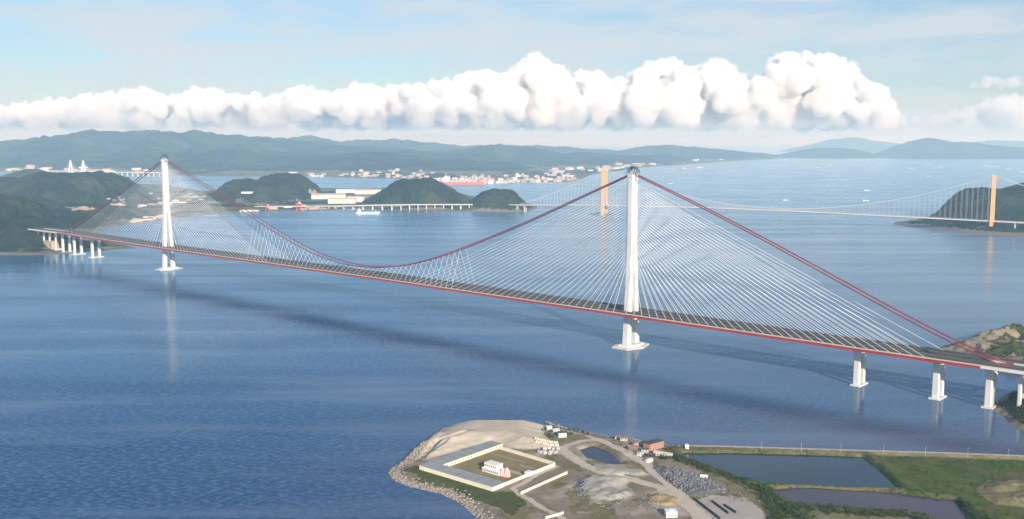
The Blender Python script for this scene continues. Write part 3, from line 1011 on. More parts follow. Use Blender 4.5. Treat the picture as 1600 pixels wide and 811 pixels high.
# viaduct piers of the orange bridge's approach
acc = 0.0
last = Vector(op(-470, 0, 0))
for i in range(len(deck_line) - 1):
    a, b = Vector(deck_line[i]), Vector(deck_line[i + 1])
    if a.x > op(-380, 0, 0)[0] and a.x < 1900 or b.z < 11:
        continue
    n = max(1, int((b - a).length / 36))
    d = (b - a).normalized()
    rz = math.atan2(d.y, d.x)
    for k in range(n):
        p = a.lerp(b, (k + 0.5) / n)
        if 640 < 800 + FPX * p.x / p.y * 1.0 < 705 and False:
            continue
        t = empty('viaduct_pier', (p.x, p.y, 0))
        opart(t)
        nn = Vector((-d.y, d.x, 0))
        for sg in (-1, 1):
            q = nn * sg * 8
            o = MB().box((p.x + q.x, p.y + q.y, -3), (3.6, 5.0, p.z - 1.6), rz).build('column', M_LIGHTDECK)
            o.parent = t; o.matrix_parent_inverse = Matrix.Translation(-Vector((p.x, p.y, 0)))
        o = MB().box((p.x, p.y, p.z - 5.6), (4.4, 26, 1.6), rz).build('cap_beam', M_LIGHTDECK)
        o.parent = t; o.matrix_parent_inverse = Matrix.Translation(-Vector((p.x, p.y, 0)))

# ================================================================== FAR CABLE-STAYED BRIDGE
FA, FB = P(111, 272.5), P(131, 273.5)
fdir = (FB - FA)[:2] / np.linalg.norm((FB - FA)[:2])
frz = math.atan2(fdir[1], fdir[0])
fb = empty('cable_stayed_bridge', tuple(FA))
fb['label'] = 'tiny white cable-stayed bridge with two pointed towers far off'
fb['category'] = 'bridge'
FINV = Matrix.Translation(-Vector(FA))
FROD = unit_rod(4, M_STAY, 'stay_cable')
fdeck = []
q0, q1 = P(52, 266.5, 38), P(262, 270.5, 38)
o = MB().tube([tuple(q0 + (q1 - q0) * k) for k in np.linspace(0, 1, 8)], 6.5, 6).build('deck_girder', M_LIGHTDECK)
o.parent = fb; o.matrix_parent_inverse = FINV
for T in (FA, FB):
    for sg in (-1, 1):
        o = MB().loft([[(T[0] + sg * (22 - 20 * k) + x * (7 - 2 * k), T[1] + y * 6, 140 * k) for x, y in ((-1, -1), (1, -1), (1, 1), (-1, 1))] for k in (0, 0.3, 0.62, 1)]).build('tower_leg', M_BWHITE)
        o.parent = fb; o.matrix_parent_inverse = FINV
    o = MB().box((T[0], T[1], 88), (14, 13, 64), 0, 0.7).build('tower_mast', M_BWHITE)
    o.parent = fb; o.matrix_parent_inverse = FINV
    ax = (q1 - q0) / np.linalg.norm(q1 - q0)
    for k in range(1, 7):
        for sg in (-1, 1):
            e2 = np.array([T[0], T[1], 38]) + ax * sg * k * 20
            rod('stay_cable', FROD, (T[0], T[1], 90 + k * 8), tuple(e2), 0.6, fb).matrix_parent_inverse = FINV
for k in np.linspace(0.04, 0.98, 26):
    p = q0 + (q1 - q0) * k
    o = MB().box((p[0], p[1], -2), (6, 10, 40), frz).build('pier', M_LIGHTDECK)
    o.parent = fb; o.matrix_parent_inverse = FINV

# ================================================================== FOREGROUND HEADLAND
ZL = 4.0
U1 = np.array([0.647, 0.762])                # the walled compound's two directions
U2 = np.array([0.762, -0.647])
C0 = P(655, 727, 8.4)[:2]                     # west corner of the compound

def cp(a, b, z=ZL):
    q = C0 + U1 * a + U2 * b
    return (float(q[0]), float(q[1]), float(z))

M_SAND = mat('pale sand', (0.54, 0.475, 0.375), 0.95, col2=(0.43, 0.375, 0.295), scale=0.05, detail=8, bump=0.25, bscale=0.25)
M_GRASS = mat('dark turf', (0.050, 0.075, 0.022), 1.0, col2=(0.12, 0.125, 0.05), scale=0.12, detail=8, bump=0.4, bscale=0.5)
M_COURT = mat('dry courtyard turf', (0.30, 0.235, 0.13), 1.0, col2=(0.20, 0.165, 0.09), scale=0.06, detail=8)
M_DIRT = mat('brown dirt', (0.30, 0.245, 0.19), 1.0, col2=(0.17, 0.14, 0.10), scale=0.06, detail=9, col3=(0.40, 0.36, 0.30), scale2=0.03, bump=0.35, bscale=0.4)
M_SCRUB = mat('scrub ground', (0.12, 0.118, 0.052), 1.0, col2=(0.26, 0.22, 0.135), scale=0.08, detail=8, bump=0.4, bscale=0.4)
M_TRACK = mat('pale dirt track', (0.56, 0.49, 0.40), 0.95, col2=(0.44, 0.385, 0.31), scale=0.09, detail=8)
M_GRAVEL = mat('grey gravel', (0.40, 0.385, 0.33), 0.95, col2=(0.29, 0.28, 0.235), scale=0.18, detail=9, bump=0.4, bscale=0.5)
M_FIELD = mat('green marsh', (0.038, 0.072, 0.016), 1.0, col2=(0.12, 0.145, 0.04), scale=0.045, detail=9, col3=(0.13, 0.11, 0.06), scale2=0.02, bump=0.6, bscale=0.35)
M_DYKE = mat('pale dyke road', (0.46, 0.43, 0.37), 0.9, col2=(0.38, 0.355, 0.30), scale=0.1)
M_PAD = mat('concrete pad', (0.42, 0.39, 0.345), 0.9, col2=(0.35, 0.325, 0.285), scale=0.08, detail=7)

LAND = P2([(752, 811), (735, 796), (716, 781), (690, 769), (664, 763), (640, 758), (618, 749), (610, 739), (616, 729), (632, 722), (645, 711), (660, 695), (674, 680), (690, 668), (712, 658), (745, 651), (790, 650), (830, 653), (852, 661), (880, 668), (920, 676), (950, 681), (990, 686), (1030, 692), (1062, 697), (1120, 697.5), (1200, 700), (1300, 703), (1400, 706), (1500, 709), (1600, 713), (1800, 720), (2000, 728), (2300, 1000), (2000, 1400), (900, 1400), (850, 1000), (800, 880), (765, 830)], 1.0)
SANDP = P2([(660, 718), (664, 703), (676, 687), (692, 669), (712, 659), (745, 652), (790, 651), (830, 654), (850, 662), (846, 676), (852, 686), (866, 695), (840, 701), (800, 700), (782, 693), (735, 697), (700, 708)], ZL)
GRASSP = P2([(648, 738), (700, 750), (775, 770), (800, 768), (822, 790), (800, 806), (770, 793), (735, 778), (690, 764), (652, 754)], ZL)
POND1 = P2([(1064, 708), (1130, 707.5), (1200, 709), (1270, 711), (1348, 714), (1372, 731), (1408, 764), (1340, 763), (1270, 760), (1192, 756), (1150, 745), (1100, 728), (1078, 718)], 2.0)
POND2 = P2([(1206, 764), (1250, 762), (1320, 765), (1400, 770), (1495, 782), (1512, 815), (1480, 815), (1420, 800), (1330, 797), (1250, 788), (1212, 776)], 2.0)
POND3 = P2([(905, 703), (927, 697), (945, 704), (962, 715), (973, 726), (956, 727), (935, 722), (920, 718)], 2.0)
FIELDP = P2([(1352, 712), (1420, 714), (1500, 717), (1600, 721), (1800, 729), (2000, 760), (1950, 1000), (1540, 1000), (1515, 812), (1495, 780), (1410, 768), (1374, 730)], ZL)
TRK1 = P2([(846, 694), (872, 700), (890, 713), (912, 728), (945, 741), (990, 750), (1025, 760), (1060, 780), (1085, 800), (1110, 830)], ZL)
TRK2 = P2([(880, 700), (905, 691), (935, 688), (955, 697), (985, 711), (1012, 727), (1035, 748), (1062, 775), (1095, 805), (1130, 850)], ZL)
TRK3 = P2([(935, 688), (915, 680), (880, 672)], ZL)
TRK4 = P2([(866, 729), (840, 742), (800, 764), (815, 776), (850, 795), (880, 811), (900, 840)], ZL)
GRV1 = P2([(905, 752), (918, 745), (940, 742), (962, 744), (985, 750), (978, 757), (985, 768), (978, 780), (950, 784), (925, 778), (908, 768)], ZL)
GRV2 = P2([(926, 726), (950, 727), (975, 731), (1005, 735), (1015, 740), (1000, 744), (960, 742), (935, 737)], ZL)
SLATE = P2([(1016, 725), (1040, 731), (1075, 736), (1110, 752), (1128, 765), (1108, 775), (1078, 776), (1050, 758), (1030, 742)], ZL)
ORGM = P2([(1010, 776), (1030, 771), (1052, 778), (1058, 788), (1040, 791), (1020, 787)], ZL)
PADP = P2([(1082, 783), (1115, 774), (1165, 778), (1192, 800), (1200, 830), (1150, 830), (1115, 812)], ZL)
LOOP = P2([(1520, 760), (1545, 750), (1580, 748), (1610, 752), (1650, 770), (1600, 795), (1555, 790), (1530, 775)], ZL)

def headland():
    X, Y = grid_xy(-190, 900, 620, 1155, 1.6)
    jx, jy = 5.5 * fbm(X, Y, 14, 4, 401, 0.65), 5.5 * fbm(X, Y, 14, 4, 402, 0.65)
    d = sdf(X + jx, Y + jy, LAND)
    Z = np.where(d > 0, 1.2 * sstep(0, 3, d) + 2.8 * sstep(1, 22, d), np.maximum(d * 0.35, -4))
    Z = Z + 0.35 * fbm(X, Y, 20, 4, 404) * sstep(4, 20, d)
    # sand plateau with a berm along its west side
    ds = sdf(X + jx * 0.6, Y + jy * 0.6, SANDP)
    Z = Z + 5.0 * sstep(-1, 30, ds) + 1.2 * sstep(-1, 6, ds) + 0.25 * fbm(X, Y, 9, 3, 405) * (ds > 0)
    for pts, h, w in [(P2([(634, 722), (652, 705), (668, 690), (682, 680)], ZL), 5.5, 7), (P2([(700, 694), (716, 690), (736, 683)], ZL), 3.0, 7),
                      (P2([(657, 714), (668, 702), (684, 689)], ZL), -8.0, 4.5), (P2([(684, 690), (700, 688), (726, 682)], ZL), -5.5, 3.2), (P2([(672, 706), (684, 700), (698, 694)], ZL), -3.0, 3.5)]:
        dd = seg_dist(X, Y, pts)
        Z = Z + h * np.exp(-(dd / w) ** 2) * (0.8 + 0.4 * fbm(X, Y, 15, 3, 406))
    Z = np.where((d > 12) & (Z < 1.2), 1.2, Z)
    # flat compound
    ca = (X - C0[0]) * U1[0] + (Y - C0[1]) * U1[1]
    cb_ = (X - C0[0]) * U2[0] + (Y - C0[1]) * U2[1]
    m = np.minimum(np.minimum(ca + 8, 120 - ca), np.minimum(cb_ + 8, 112 - cb_))
    k = sstep(-6, 3, m)
    Z = Z * (1 - k) + ZL * k
    # mounds
    for poly, h, w in [(GRV1, 4.2, 8), (GRV2, 3.2, 6), (SLATE, 3.0, 8), (ORGM, 2.4, 5), (LOOP, 4.5, 14)]:
        dd = sdf(X + jx, Y + jy, poly)
        Z = Z + h * sstep(-3, w, dd) * (0.75 + 0.5 * fbm(X, Y, 10, 4, 407))
    for poly in (GRV1,):
        c = poly.mean(0)
        r2 = ((X - c[0] - 12) / 10) ** 2 + ((Y - c[1] + 4) / 14) ** 2
        Z = Z - 3.6 * np.exp(-r2 * 1.3)
    # ponds
    pd = np.full(X.shape, -1e9)
    for poly in (POND1, POND2, POND3):
        pd = np.maximum(pd, sdf(X + jx * 0.35, Y + jy * 0.35, poly))
    k = sstep(-4, 2.5, pd)
    Z = Z * (1 - k) + 0.4 * k
    # banks round the ponds, the dyke along the sea
    bank = np.exp(-((pd + 7) / 5) ** 2)
    Z = Z + 1.3 * bank * (d > 10)
    dyke = P2([(1062, 698.5), (1120, 699.5), (1200, 702), (1300, 705), (1400, 708), (1500, 711), (1600, 715), (1800, 722), (2000, 730)], ZL)
    dk = seg_dist(X, Y, dyke)
    Z = np.where(dk < 9, np.maximum(Z, 5.6 - 2.6 * sstep(3.2, 9, dk)), Z)
    Z = Z + 0.5 * fbm(X, Y, 7, 3, 408) * ((sdf(X, Y, FIELDP) > 0))
    ids = np.zeros(X.shape, int)                      # 0 dirt
    n1 = fbm(X, Y, 22, 4, 409)
    ids = np.where(n1 > 0.10, 8, ids)                 # scrub
    ids = np.where(sdf(X + jx, Y + jy, GRASSP) > 0, 2, ids)
    ids = np.where((m > -5) & (m < 7) & (ca < 5), 2, ids)
    ids = np.where((ca > 2) & (ca < 103) & (cb_ > 2) & (cb_ < 100), 3, ids)
    fd = sdf(X + jx, Y + jy, FIELDP)
    ids = np.where((X > 205) & (Y > 760) & (d > 3) & (ids != 2), 8, ids)
    ids = np.where(fd > 0, 5, ids)
    ids = np.where((pd > -16) & (d > 3) & (X > 150) & (ids != 5), 13, ids)
    ids = np.where(sdf(X + jx, Y + jy, LOOP) > 0, 8, ids)
    for tr, w in ((TRK1, 6.0), (TRK2, 6.5), (TRK3, 3.5), (TRK4, 3.0)):
        ids = np.where((seg_dist(X + jx * 0.5, Y + jy * 0.5, tr) < w) & (d > 4) & (pd < -5), 4, ids)
    for poly in (GRV1, GRV2):
        ids = np.where(sdf(X + jx, Y + jy, poly) > -1, 6, ids)
    ids = np.where(sdf(X + jx, Y + jy, SLATE) > -1, 9, ids)
    ids = np.where(sdf(X + jx, Y + jy, ORGM) > -1, 10, ids)
    ids = np.where(sdf(X, Y, PADP) > 0, 11, ids)
    ids = np.where(ds > -3, 1, ids)
    ids = np.where((d < 7) & (ids != 1), 7, ids)
    ids = np.where((d < 16) & (X < 10) & (Y < 1010) & (ids != 2) & (ids != 3), 7, ids)
    ids = np.where((dk < 3.0), 12, ids)
    M_SLATEG = mat('dark slate ground', (0.12, 0.12, 0.13), 0.95, col2=(0.20, 0.20, 0.205), scale=0.25, detail=9, bump=0.5, bscale=0.6)
    M_ORGG = mat('ochre sand', (0.42, 0.30, 0.17), 0.95, col2=(0.34, 0.25, 0.15), scale=0.2, detail=6)
    terrain(X, Y, Z, {'ids': ids, 'defs': {
        0: ('ground', M_DIRT, 'brown bare dirt of the foreground headland'),
        1: ('sand_flat', M_SAND, 'smooth pale sand plateau behind the walled compound'),
        2: ('turf_strip', M_GRASS, 'dark green turf strip below the compound wall'),
        3: ('courtyard', M_COURT, 'olive brown courtyard inside the compound walls'),
        4: ('dirt_track', M_TRACK, 'pale dirt tracks winding through the works yard'),
        5: ('marsh', M_FIELD, 'green marsh and banks round the fish ponds'),
        6: ('gravel_mound', M_GRAVEL, 'pale grey gravel mounds in the works yard'),
        7: ('rocky_shore', M_ROCK, 'rocky shore round the foreground headland'),
        8: ('scrub_ground', M_SCRUB, 'olive scrubby ground between the tracks'),
        9: ('slate_heap', M_SLATEG, 'dark slate heap beside the dirt track'),
        10: ('sand_heap', M_ORGG, 'ochre sand heap near the small shed'),
        11: ('concrete_pad', M_PAD, 'pale concrete storage pad at the lower edge'),
        13: ('pond_bank', mat('grassy bank', (0.075, 0.085, 0.030), 1.0, col2=(0.19, 0.17, 0.085), scale=0.12, detail=8, bump=0.4, bscale=0.4), 'grassy olive banks round the fish ponds'),
        12: ('dyke_road', M_DYKE, 'pale straight dyke road between sea and ponds')}}, -3.0)
    def height(x, y):
        j = int(round((x - X[0, 0]) / (X[0, 1] - X[0, 0])))
        i = int(round((y - Y[0, 0]) / (Y[1, 0] - Y[0, 0])))
        i, j = max(0, min(i, Z.shape[0] - 1)), max(0, min(j, Z.shape[1] - 1))
        return float(Z[i, j])
    return height

gh = headland()

def pond_mat(name, col, col2):
    m = mat(name, col, 0.12, col2=col2, scale=0.02, bump=0.05, bscale=0.5)
    m.node_tree.nodes['Principled BSDF'].inputs['IOR'].default_value = 1.333
    return m

for poly, m, lab in ((POND1, pond_mat('pond water', (0.010, 0.030, 0.050), (0.014, 0.036, 0.056)), 'large blue fish pond behind the dyke road'),
                     (POND2, pond_mat('silty pond water', (0.075, 0.052, 0.062), (0.06, 0.045, 0.055)), 'silty mauve-brown pond in front of the large blue pond'),
                     (POND3, pond_mat('dark pond water', (0.004, 0.018, 0.045), (0.006, 0.022, 0.05)), 'small dark blue pond between the dirt tracks')):
    c = poly.mean(0)
    big = [tuple(c + (p - c) * (1 + 6.0 / max(np.linalg.norm(p - c), 1))) + (1.9,) for p in poly]
    b = MB()
    b.add(big, [tuple(range(len(big)))])
    tag(b.build('pond', m), lab, kind='structure')

# ------------------------------------------------------------------ walled compound
M_CREAMW = mat('cream painted wall', (0.78, 0.72, 0.56), 0.7, col2=(0.70, 0.645, 0.5), scale=0.1)
M_ROOFP = mat('pale blue-grey roof sheet', (0.31, 0.33, 0.35), 0.7, col2=(0.25, 0.27, 0.29), scale=0.06)
M_SEAM = mat('dark roof seam', (0.09, 0.10, 0.12), 0.7)
hall = empty('compound_hall', cp(0, 0))
tag(hall, 'long L-shaped hall with cream walls and pale blue flat roof', 'building')
HINV = Matrix.Translation(-Vector(cp(0, 0)))

def hpart(o, t=hall, iv=None):
    o.parent = t
    o.matrix_parent_inverse = iv or HINV
    return o

RZ1, RZ2 = math.atan2(U1[1], U1[0]), math.atan2(U2[1], U2[0])
W, HH = 17.0, 4.4
def quad_prism(pts, z0, z1):
    return MB().prism([p[:2] for p in pts], z0, z1)
L1, L2 = 112.0, 101.0
hpart(quad_prism([cp(0, 0), cp(0, L2), cp(W, L2), cp(W, W), cp(L1, W), cp(L1, 0)], ZL - 1, ZL + HH - 0.5).build('wall', M_CREAMW))
hpart(quad_prism([cp(-0.5, -0.5), cp(-0.5, L2 + .5), cp(W + .5, L2 + .5), cp(W + .5, W + .5), cp(L1 + .5, W + .5), cp(L1 + .5, -0.5)], ZL + HH - 0.5, ZL + HH).build('eaves_slab', M_CREAMW))
n1_, n2_ = 8, 8
for i in range(n1_):
    a0, a1 = W + 0.8 + (L1 - W) * i / n1_, W - 0.2 + (L1 - W) * (i + 1) / n1_
    for b0, b1 in ((0.3, W / 2 - 0.1), (W / 2 + 0.1, W - 0.3)):
        hpart(quad_prism([cp(a0, b0), cp(a0, b1), cp(a1, b1), cp(a1, b0)], ZL + HH + 0.01, ZL + HH + 0.22).build('roof_panel', M_ROOFP))
for i in range(n2_):
    b0, b1 = 0.3 + (L2 - 0.3) * i / n2_, -0.9 + (L2 - 0.3) * (i + 1) / n2_
    for a0, a1 in ((0.3, W / 2 - 0.1), (W / 2 + 0.1, W - 0.3)):
        hpart(quad_prism([cp(a0, b0), cp(a0, b1), cp(a1, b1), cp(a1, b0)], ZL + HH + 0.01, ZL + HH + 0.22).build('roof_panel', M_ROOFP))
hpart(quad_prism([cp(0, 0), cp(0, L2), cp(W, L2), cp(W, W), cp(L1, W), cp(L1, 0)], ZL + HH + 0.004, ZL + HH + 0.06).build('roof_deck', M_SEAM))
for i in range(22):
    aa = 20 + i * 4.1
    hpart(MB().box(cp(aa, W + 0.02, ZL + 1.6), (1.5, 0.12, 1.2), RZ1).build('window', M_GLASS))

def wall_run(name, label, pts, h, th, m=M_CREAMW):
    w = empty(name, (pts[0][0], pts[0][1], ZL))
    tag(w, label, 'wall')
    iv = Matrix.Translation(-Vector((pts[0][0], pts[0][1], ZL)))
    for (a, b) in zip(pts[:-1], pts[1:]):
        d = np.array(b[:2]) - np.array(a[:2])
        Ld = np.linalg.norm(d)
        rz = math.atan2(d[1], d[0])
        mid = (np.array(a[:2]) + np.array(b[:2])) / 2
        hpart(MB().box((mid[0], mid[1], ZL - 1.5), (Ld, th, h + 1.5), rz).build('wall_run', m), w, iv)
        hpart(MB().box((mid[0], mid[1], ZL + h), (Ld + 0.3, th + 0.5, 0.35), rz).build('coping', m), w, iv)
    return w

wall_run('boundary_wall', 'cream courtyard wall closing the compound on its far right side', [cp(L1 - 6, W + 1), cp(101, 98)], 3.0, 1.3)
wall_run('boundary_wall', 'cream courtyard wall with the gatehouse on the near right side', [cp(100, 99.5), cp(W + 1, 99.5)], 3.0, 1.3)
q = [P(814, 772, ZL), P(886, 740, ZL)]
wall_run('boundary_wall', 'separate low cream wall outside the compound gate', q, 2.2, 1.2)
wall_run('boundary_wall', 'short cream wall at the bottom edge of the yard', [P(852, 811, ZL), P(880, 803, ZL)], 2.0, 1.2)

gt = P(835, 741, ZL)
g = empty('gatehouse', tuple(gt))
tag(g, 'small white gatehouse on the near courtyard wall', 'building')
giv = Matrix.Translation(-Vector(gt))
hpart(MB().box(cp(58, 98.5, ZL), (7, 4.5, 4.0), RZ1).build('wall', M_BWHITE), g, giv)
hpart(MB().box(cp(58, 98.5, ZL + 4.0), (8.4, 5.6, 0.5), RZ1).build('roof', M_BWHITE), g, giv)
hpart(MB().box(cp(58, 96.2, ZL), (2.4, 0.15, 2.6), RZ1).build('door', M_GLASS), g, giv)

# two-storey white block in the courtyard
wb0 = P(753, 736, ZL)
wbk = empty('courtyard_block', tuple(wb0))
tag(wbk, 'two-storey white block with window rows in the courtyard', 'building')
wiv = Matrix.Translation(-Vector(wb0))
def wp(a, b, z):        # a along facade (U2), b away (U1)
    q = wb0[:2] + U2 * a + U1 * b
    return (float(q[0]), float(q[1]), z)
hpart(quad_prism([wp(0, 0, 0), wp(23, 0, 0), wp(23, 12, 0), wp(0, 12, 0)], ZL - 0.5, ZL + 4.4).build('lower_storey', M_BWHITE), wbk, wiv)
hpart(quad_prism([wp(1.5, 2.2, 0), wp(18, 2.2, 0), wp(18, 12, 0), wp(1.5, 12, 0)], ZL + 4.4, ZL + 8.6).build('upper_storey', M_BWHITE), wbk, wiv)
hpart(quad_prism([wp(1.2, 1.9, 0), wp(18.3, 1.9, 0), wp(18.3, 12.3, 0), wp(1.2, 12.3, 0)], ZL + 8.6, ZL + 9.0).build('roof', M_BWHITE), wbk, wiv)
for i in range(8):
    hpart(MB().box(wp(1.6 + i * 2.75, -0.02, ZL + 1.2), (1.2, 0.12, 1.8), RZ2).build('window', M_GLASS), wbk, wiv)
for i in range(6):
    hpart(MB().box(wp(3.0 + i * 2.6, 2.18, ZL + 5.6), (1.2, 0.12, 1.7), RZ2).build('window', M_GLASS), wbk, wiv)

# red and white striped draped pavilion beside it
M_PINKR = mat('red striped cloth', (0.50, 0.10, 0.10), 0.8, col2=(0.60, 0.28, 0.27), scale=0.5)
M_PINKW = mat('white striped cloth', (0.80, 0.70, 0.70), 0.8)
pv = empty('striped_pavilion', wp(27, 4, ZL))
tag(pv, 'red and white striped peaked pavilion beside the white block', 'pavilion')
piv = Matrix.Translation(-Vector(wp(27, 4, ZL)))
for cx_, cy_, rr, hh in ((25.6, 3.5, 3.0, 8.0), (30.0, 4.6, 3.3, 9.2)):
    n = 14
    for i in range(n):
        a0, a1 = 2 * math.pi * i / n, 2 * math.pi * (i + 1) / n
        prof = [(1.0, 0), (0.93, 0.35), (0.72, 0.65), (0.34, 0.88), (0.06, 1.0)]
        vs, fs = [], []
        for r_, k_ in prof:
            for a in (a0, (a0 + a1) / 2, a1):
                ex = 1.10 if a not in (a0, a1) else 1.0
                vs.append(wp(cx_ + rr * r_ * ex * math.cos(a), cy_ + rr * r_ * ex * math.sin(a), ZL + hh * k_))
        for j in range(len(prof) - 1):
            for k_ in range(2):
                fs.append((j * 3 + k_, j * 3 + k_ + 1, j * 3 + k_ + 4, j * 3 + k_ + 3))
        hpart(MB().add(vs, fs).build('cloth_panel', M_PINKR if i % 2 else M_PINKW), pv, piv)
# courtyard paths
def strip(name, label, pts, w, m, z):
    b = MB()
    for a, c in zip(pts[:-1], pts[1:]):
        d = np.array(c[:2]) - np.array(a[:2])
        nn = np.array([-d[1], d[0]]) / np.linalg.norm(d) * w / 2
        a_, c_ = np.array(a[:2]), np.array(c[:2])
        b.add([(*(a_ - nn), z), (*(c_ - nn), z), (*(c_ + nn), z), (*(a_ + nn), z)], [(0, 1, 2, 3)])
    return tag(b.build(name, m), label, kind='structure')
M_PATH = mat('pale path', (0.42, 0.38, 0.31), 0.9)
strip('path', 'broad pale path from the gatehouse to the striped pavilion', [cp(57, 96), cp(57, 70)], 6.0, M_PATH, ZL + 0.05)
strip('path', 'narrow pale path across the far half of the courtyard', [cp(78, 97), cp(78, 70)], 1.6, M_PATH, ZL + 0.05)
strip('path', 'thin pale path along the far right courtyard wall', [cp(88, 22), cp(88, 70)], 1.4, M_PATH, ZL + 0.06)

# ------------------------------------------------------------------ houses of the headland
def house(name, label, c, size, rz, wm, rm, flat=False, floors=1, gablerise=None, group=None):
    z0 = gh(c[0], c[1])
    t = empty(name, (c[0], c[1], z0))
    tag(t, label, 'building', group)
    iv = Matrix.Translation(-Vector((c[0], c[1], z0)))
    hpart(MB().box((c[0], c[1], z0 - 1.5), (size[0], size[1], size[2] + 1.5), rz).build('wall', wm), t, iv)
    if flat:
        hpart(MB().box((c[0], c[1], z0 + size[2]), (size[0] + 0.6, size[1] + 0.6, 0.4), rz).build('roof', rm), t, iv)
        hpart(MB().box((c[0], c[1], z0 + size[2] + 0.4), (size[0] * .4, size[1] * .4, 0.6), rz).build('roof_hatch', rm), t, iv)
    else:
        hpart(MB().gable((c[0], c[1], z0 + size[2]), size, gablerise or size[1] * 0.28, rz).build('roof', rm), t, iv)
    ca, sa = math.cos(rz), math.sin(rz)
    nw = max(2, int(size[0] / 3.2))
    for fl in range(floors):
        for i in range(nw):
            x = -size[0] / 2 + size[0] * (i + 0.5) / nw
            for sy in (-1, 1):
                y = sy * (size[1] / 2 + 0.01)
                hpart(MB().box((c[0] + x * ca - y * sa, c[1] + x * sa + y * ca, z0 + 1.0 + fl * 3.0), (1.1, 0.12, 1.3), rz).build('window', M_GLASS), t, iv)
    return t

M_BRICK = mat('pink brick', (0.46, 0.25, 0.20), 0.85, col2=(0.38, 0.20, 0.16), scale=0.4)
M_DROOF = mat('dark roof', (0.075, 0.06, 0.06), 0.8)
q = P(1021, 700, ZL); house('brick_house', 'pink brick two-storey building with dark roof by the dyke end', q, (22, 10, 7), R(38), M_BRICK, M_DROOF, True, 2)
q = P(878, 682, ZL); house('white_house', 'small white house with dark roof at the sand plateau edge', q, (9, 7, 5), R(10), M_BWHITE, M_DROOF, True)
q = P(868, 676, ZL); house('white_house', 'low pale shed behind the small white house on the shore', q, (8, 6, 3.4), R(25), M_BGREY, M_BGREY)
q = P(858, 671, ZL); house('white_house', 'pale hut nearest the water beside the sand plateau', q, (6, 6, 3.2), R(5), M_BWHITE, M_BGREY)
q = P(1048, 806, ZL); house('shed', 'small white shed beside the ochre sand heap', q, (10, 8, 5), R(5), M_BWHITE, M_BWHITE, True)
q = P(1036, 712, ZL); house('shed', 'long low shed with grey roof in front of the brick building', q, (20, 6, 3), R(-30), M_BCREAM, M_BGREY)
q = P(988, 702, ZL); house('shed', 'dark-roofed shed left of the brick building', q, (12, 6, 3), R(20), M_BROWN, M_BROWN)
q = P(975, 688, ZL); house('shed', 'small rust-roofed shed at the water behind the track', q, (8, 5, 3), R(-10), M_BGREY, M_BROWN)
q = P(1000, 712, ZL); house('shed', 'tiny white shed between track and dark-roofed shed', q, (5, 5, 3), R(40), M_BWHITE, M_BGREY, True)
q = P(1073, 702, ZL); house('sluice_house', 'tiny white sluice house where the dyke road begins', q, (4, 4, 4), R(0), M_BWHITE, M_BGREY, True)

ORD = ['first', 'second', 'third', 'fourth', 'fifth', 'sixth', 'seventh', 'eighth', 'ninth', 'tenth', 'eleventh', 'twelfth', 'thirteenth', 'fourteenth', 'fifteenth', 'sixteenth']
for a, b, sz, rz, wm, rm, lab in [(994, 696, (9, 5, 3), 25, M_BGREY, M_BROWN, 'grey hut with brown roof behind the dark-roofed shed'),
                                  (1008, 706, (7, 5, 3), -20, M_BGREY, M_DROOF, 'small dark hut right beside the brick building'),
                                  (1014, 721, (8, 4, 2.6), 35, M_BWHITE, M_BGREY, 'white hut at the head of the slate heap'),
                                  (1100, 748, (7, 4, 2.6), -15, M_BWHITE, M_BWHITE, 'white cabin among the slate rubble by the shrub belt'),
                                  (965, 684, (7, 4, 2.8), 10, M_BGREY, M_BROWN, 'grey hut by the water at the bend of the track')]:
    q = P(a, b, ZL)
    house('shed', lab, q, sz, R(rz), wm, rm)
# rows of precast blocks and grey cabins beside the sand plateau
blk = MB().box((0, 0, 0), (2.2, 3.2, 2.4), 0, 0.8).mesh('precast_block', M_BCREAM)
cab = MB().box((0, 0, 0), (4.4, 2.6, 2.4)).gable((0, 0, 2.4), (4.4, 2.6, 0), 0.7).mesh('site_cabin', M_BGREY)
for i in range(10):
    for r_ in range(2):
        q = P(837 + i * 3.7 + r_ * 1.5, 691 + r_ * 4 + i * 0.15, ZL)
        o = bpy.data.objects.new('precast_block', blk); link(o)
        o.location = (q[0], q[1], gh(q[0], q[1]) - 0.2); o.rotation_euler = (0, 0, R(-4 + random.uniform(-6, 6)))
        tag(o, 'cream precast block by the sand plateau, %s from the left in the %s row' % (ORD[i], ('back', 'front')[r_]), 'block', 'precast blocks in rows beside the sand plateau')
for i in range(15):
    q = P(842 + random.uniform(0, 30), 701 + random.uniform(0, 10), ZL)
    o = bpy.data.objects.new('site_cabin', cab); link(o)
    o.location = (q[0], q[1], gh(q[0], q[1]) - 0.1); o.rotation_euler = (0, 0, random.uniform(0, 3))
    tag(o, 'small pale grey cabin in the cluster beside the dirt track', 'cabin', 'grey cabins beside the dirt track')
# steel beams on the concrete pad
M_BEAM = mat('rusty dark beam', (0.06, 0.05, 0.05), 0.7)
for (a, b), lab in zip((((1084, 780), (1125, 812)), ((1112, 784), (1138, 803)), ((1131, 790), (1150, 802))), ('longest dark beam along the edge of the concrete pad', 'middle dark beam lying on the concrete pad', 'shortest dark beam lying on the concrete pad')):
    pa, pb = P(*a, ZL), P(*b, ZL)
    z = max(gh(pa[0], pa[1]), gh(pb[0], pb[1])) + 0.1
    d = pb - pa
    mid = (pa + pb) / 2
    rz = math.atan2(d[1], d[0])
    bm = MB().box((0, 0, 0), (np.linalg.norm(d), 1.4, 0.3)).box((0, 0, 0.3), (np.linalg.norm(d), 0.4, 1.2)).box((0, 0, 1.5), (np.linalg.norm(d), 1.4, 0.3))
    o = bm.build('steel_beam', M_BEAM)
    o.location = (mid[0], mid[1], z); o.rotation_euler = (0, 0, rz)
    tag(o, lab, 'beam')
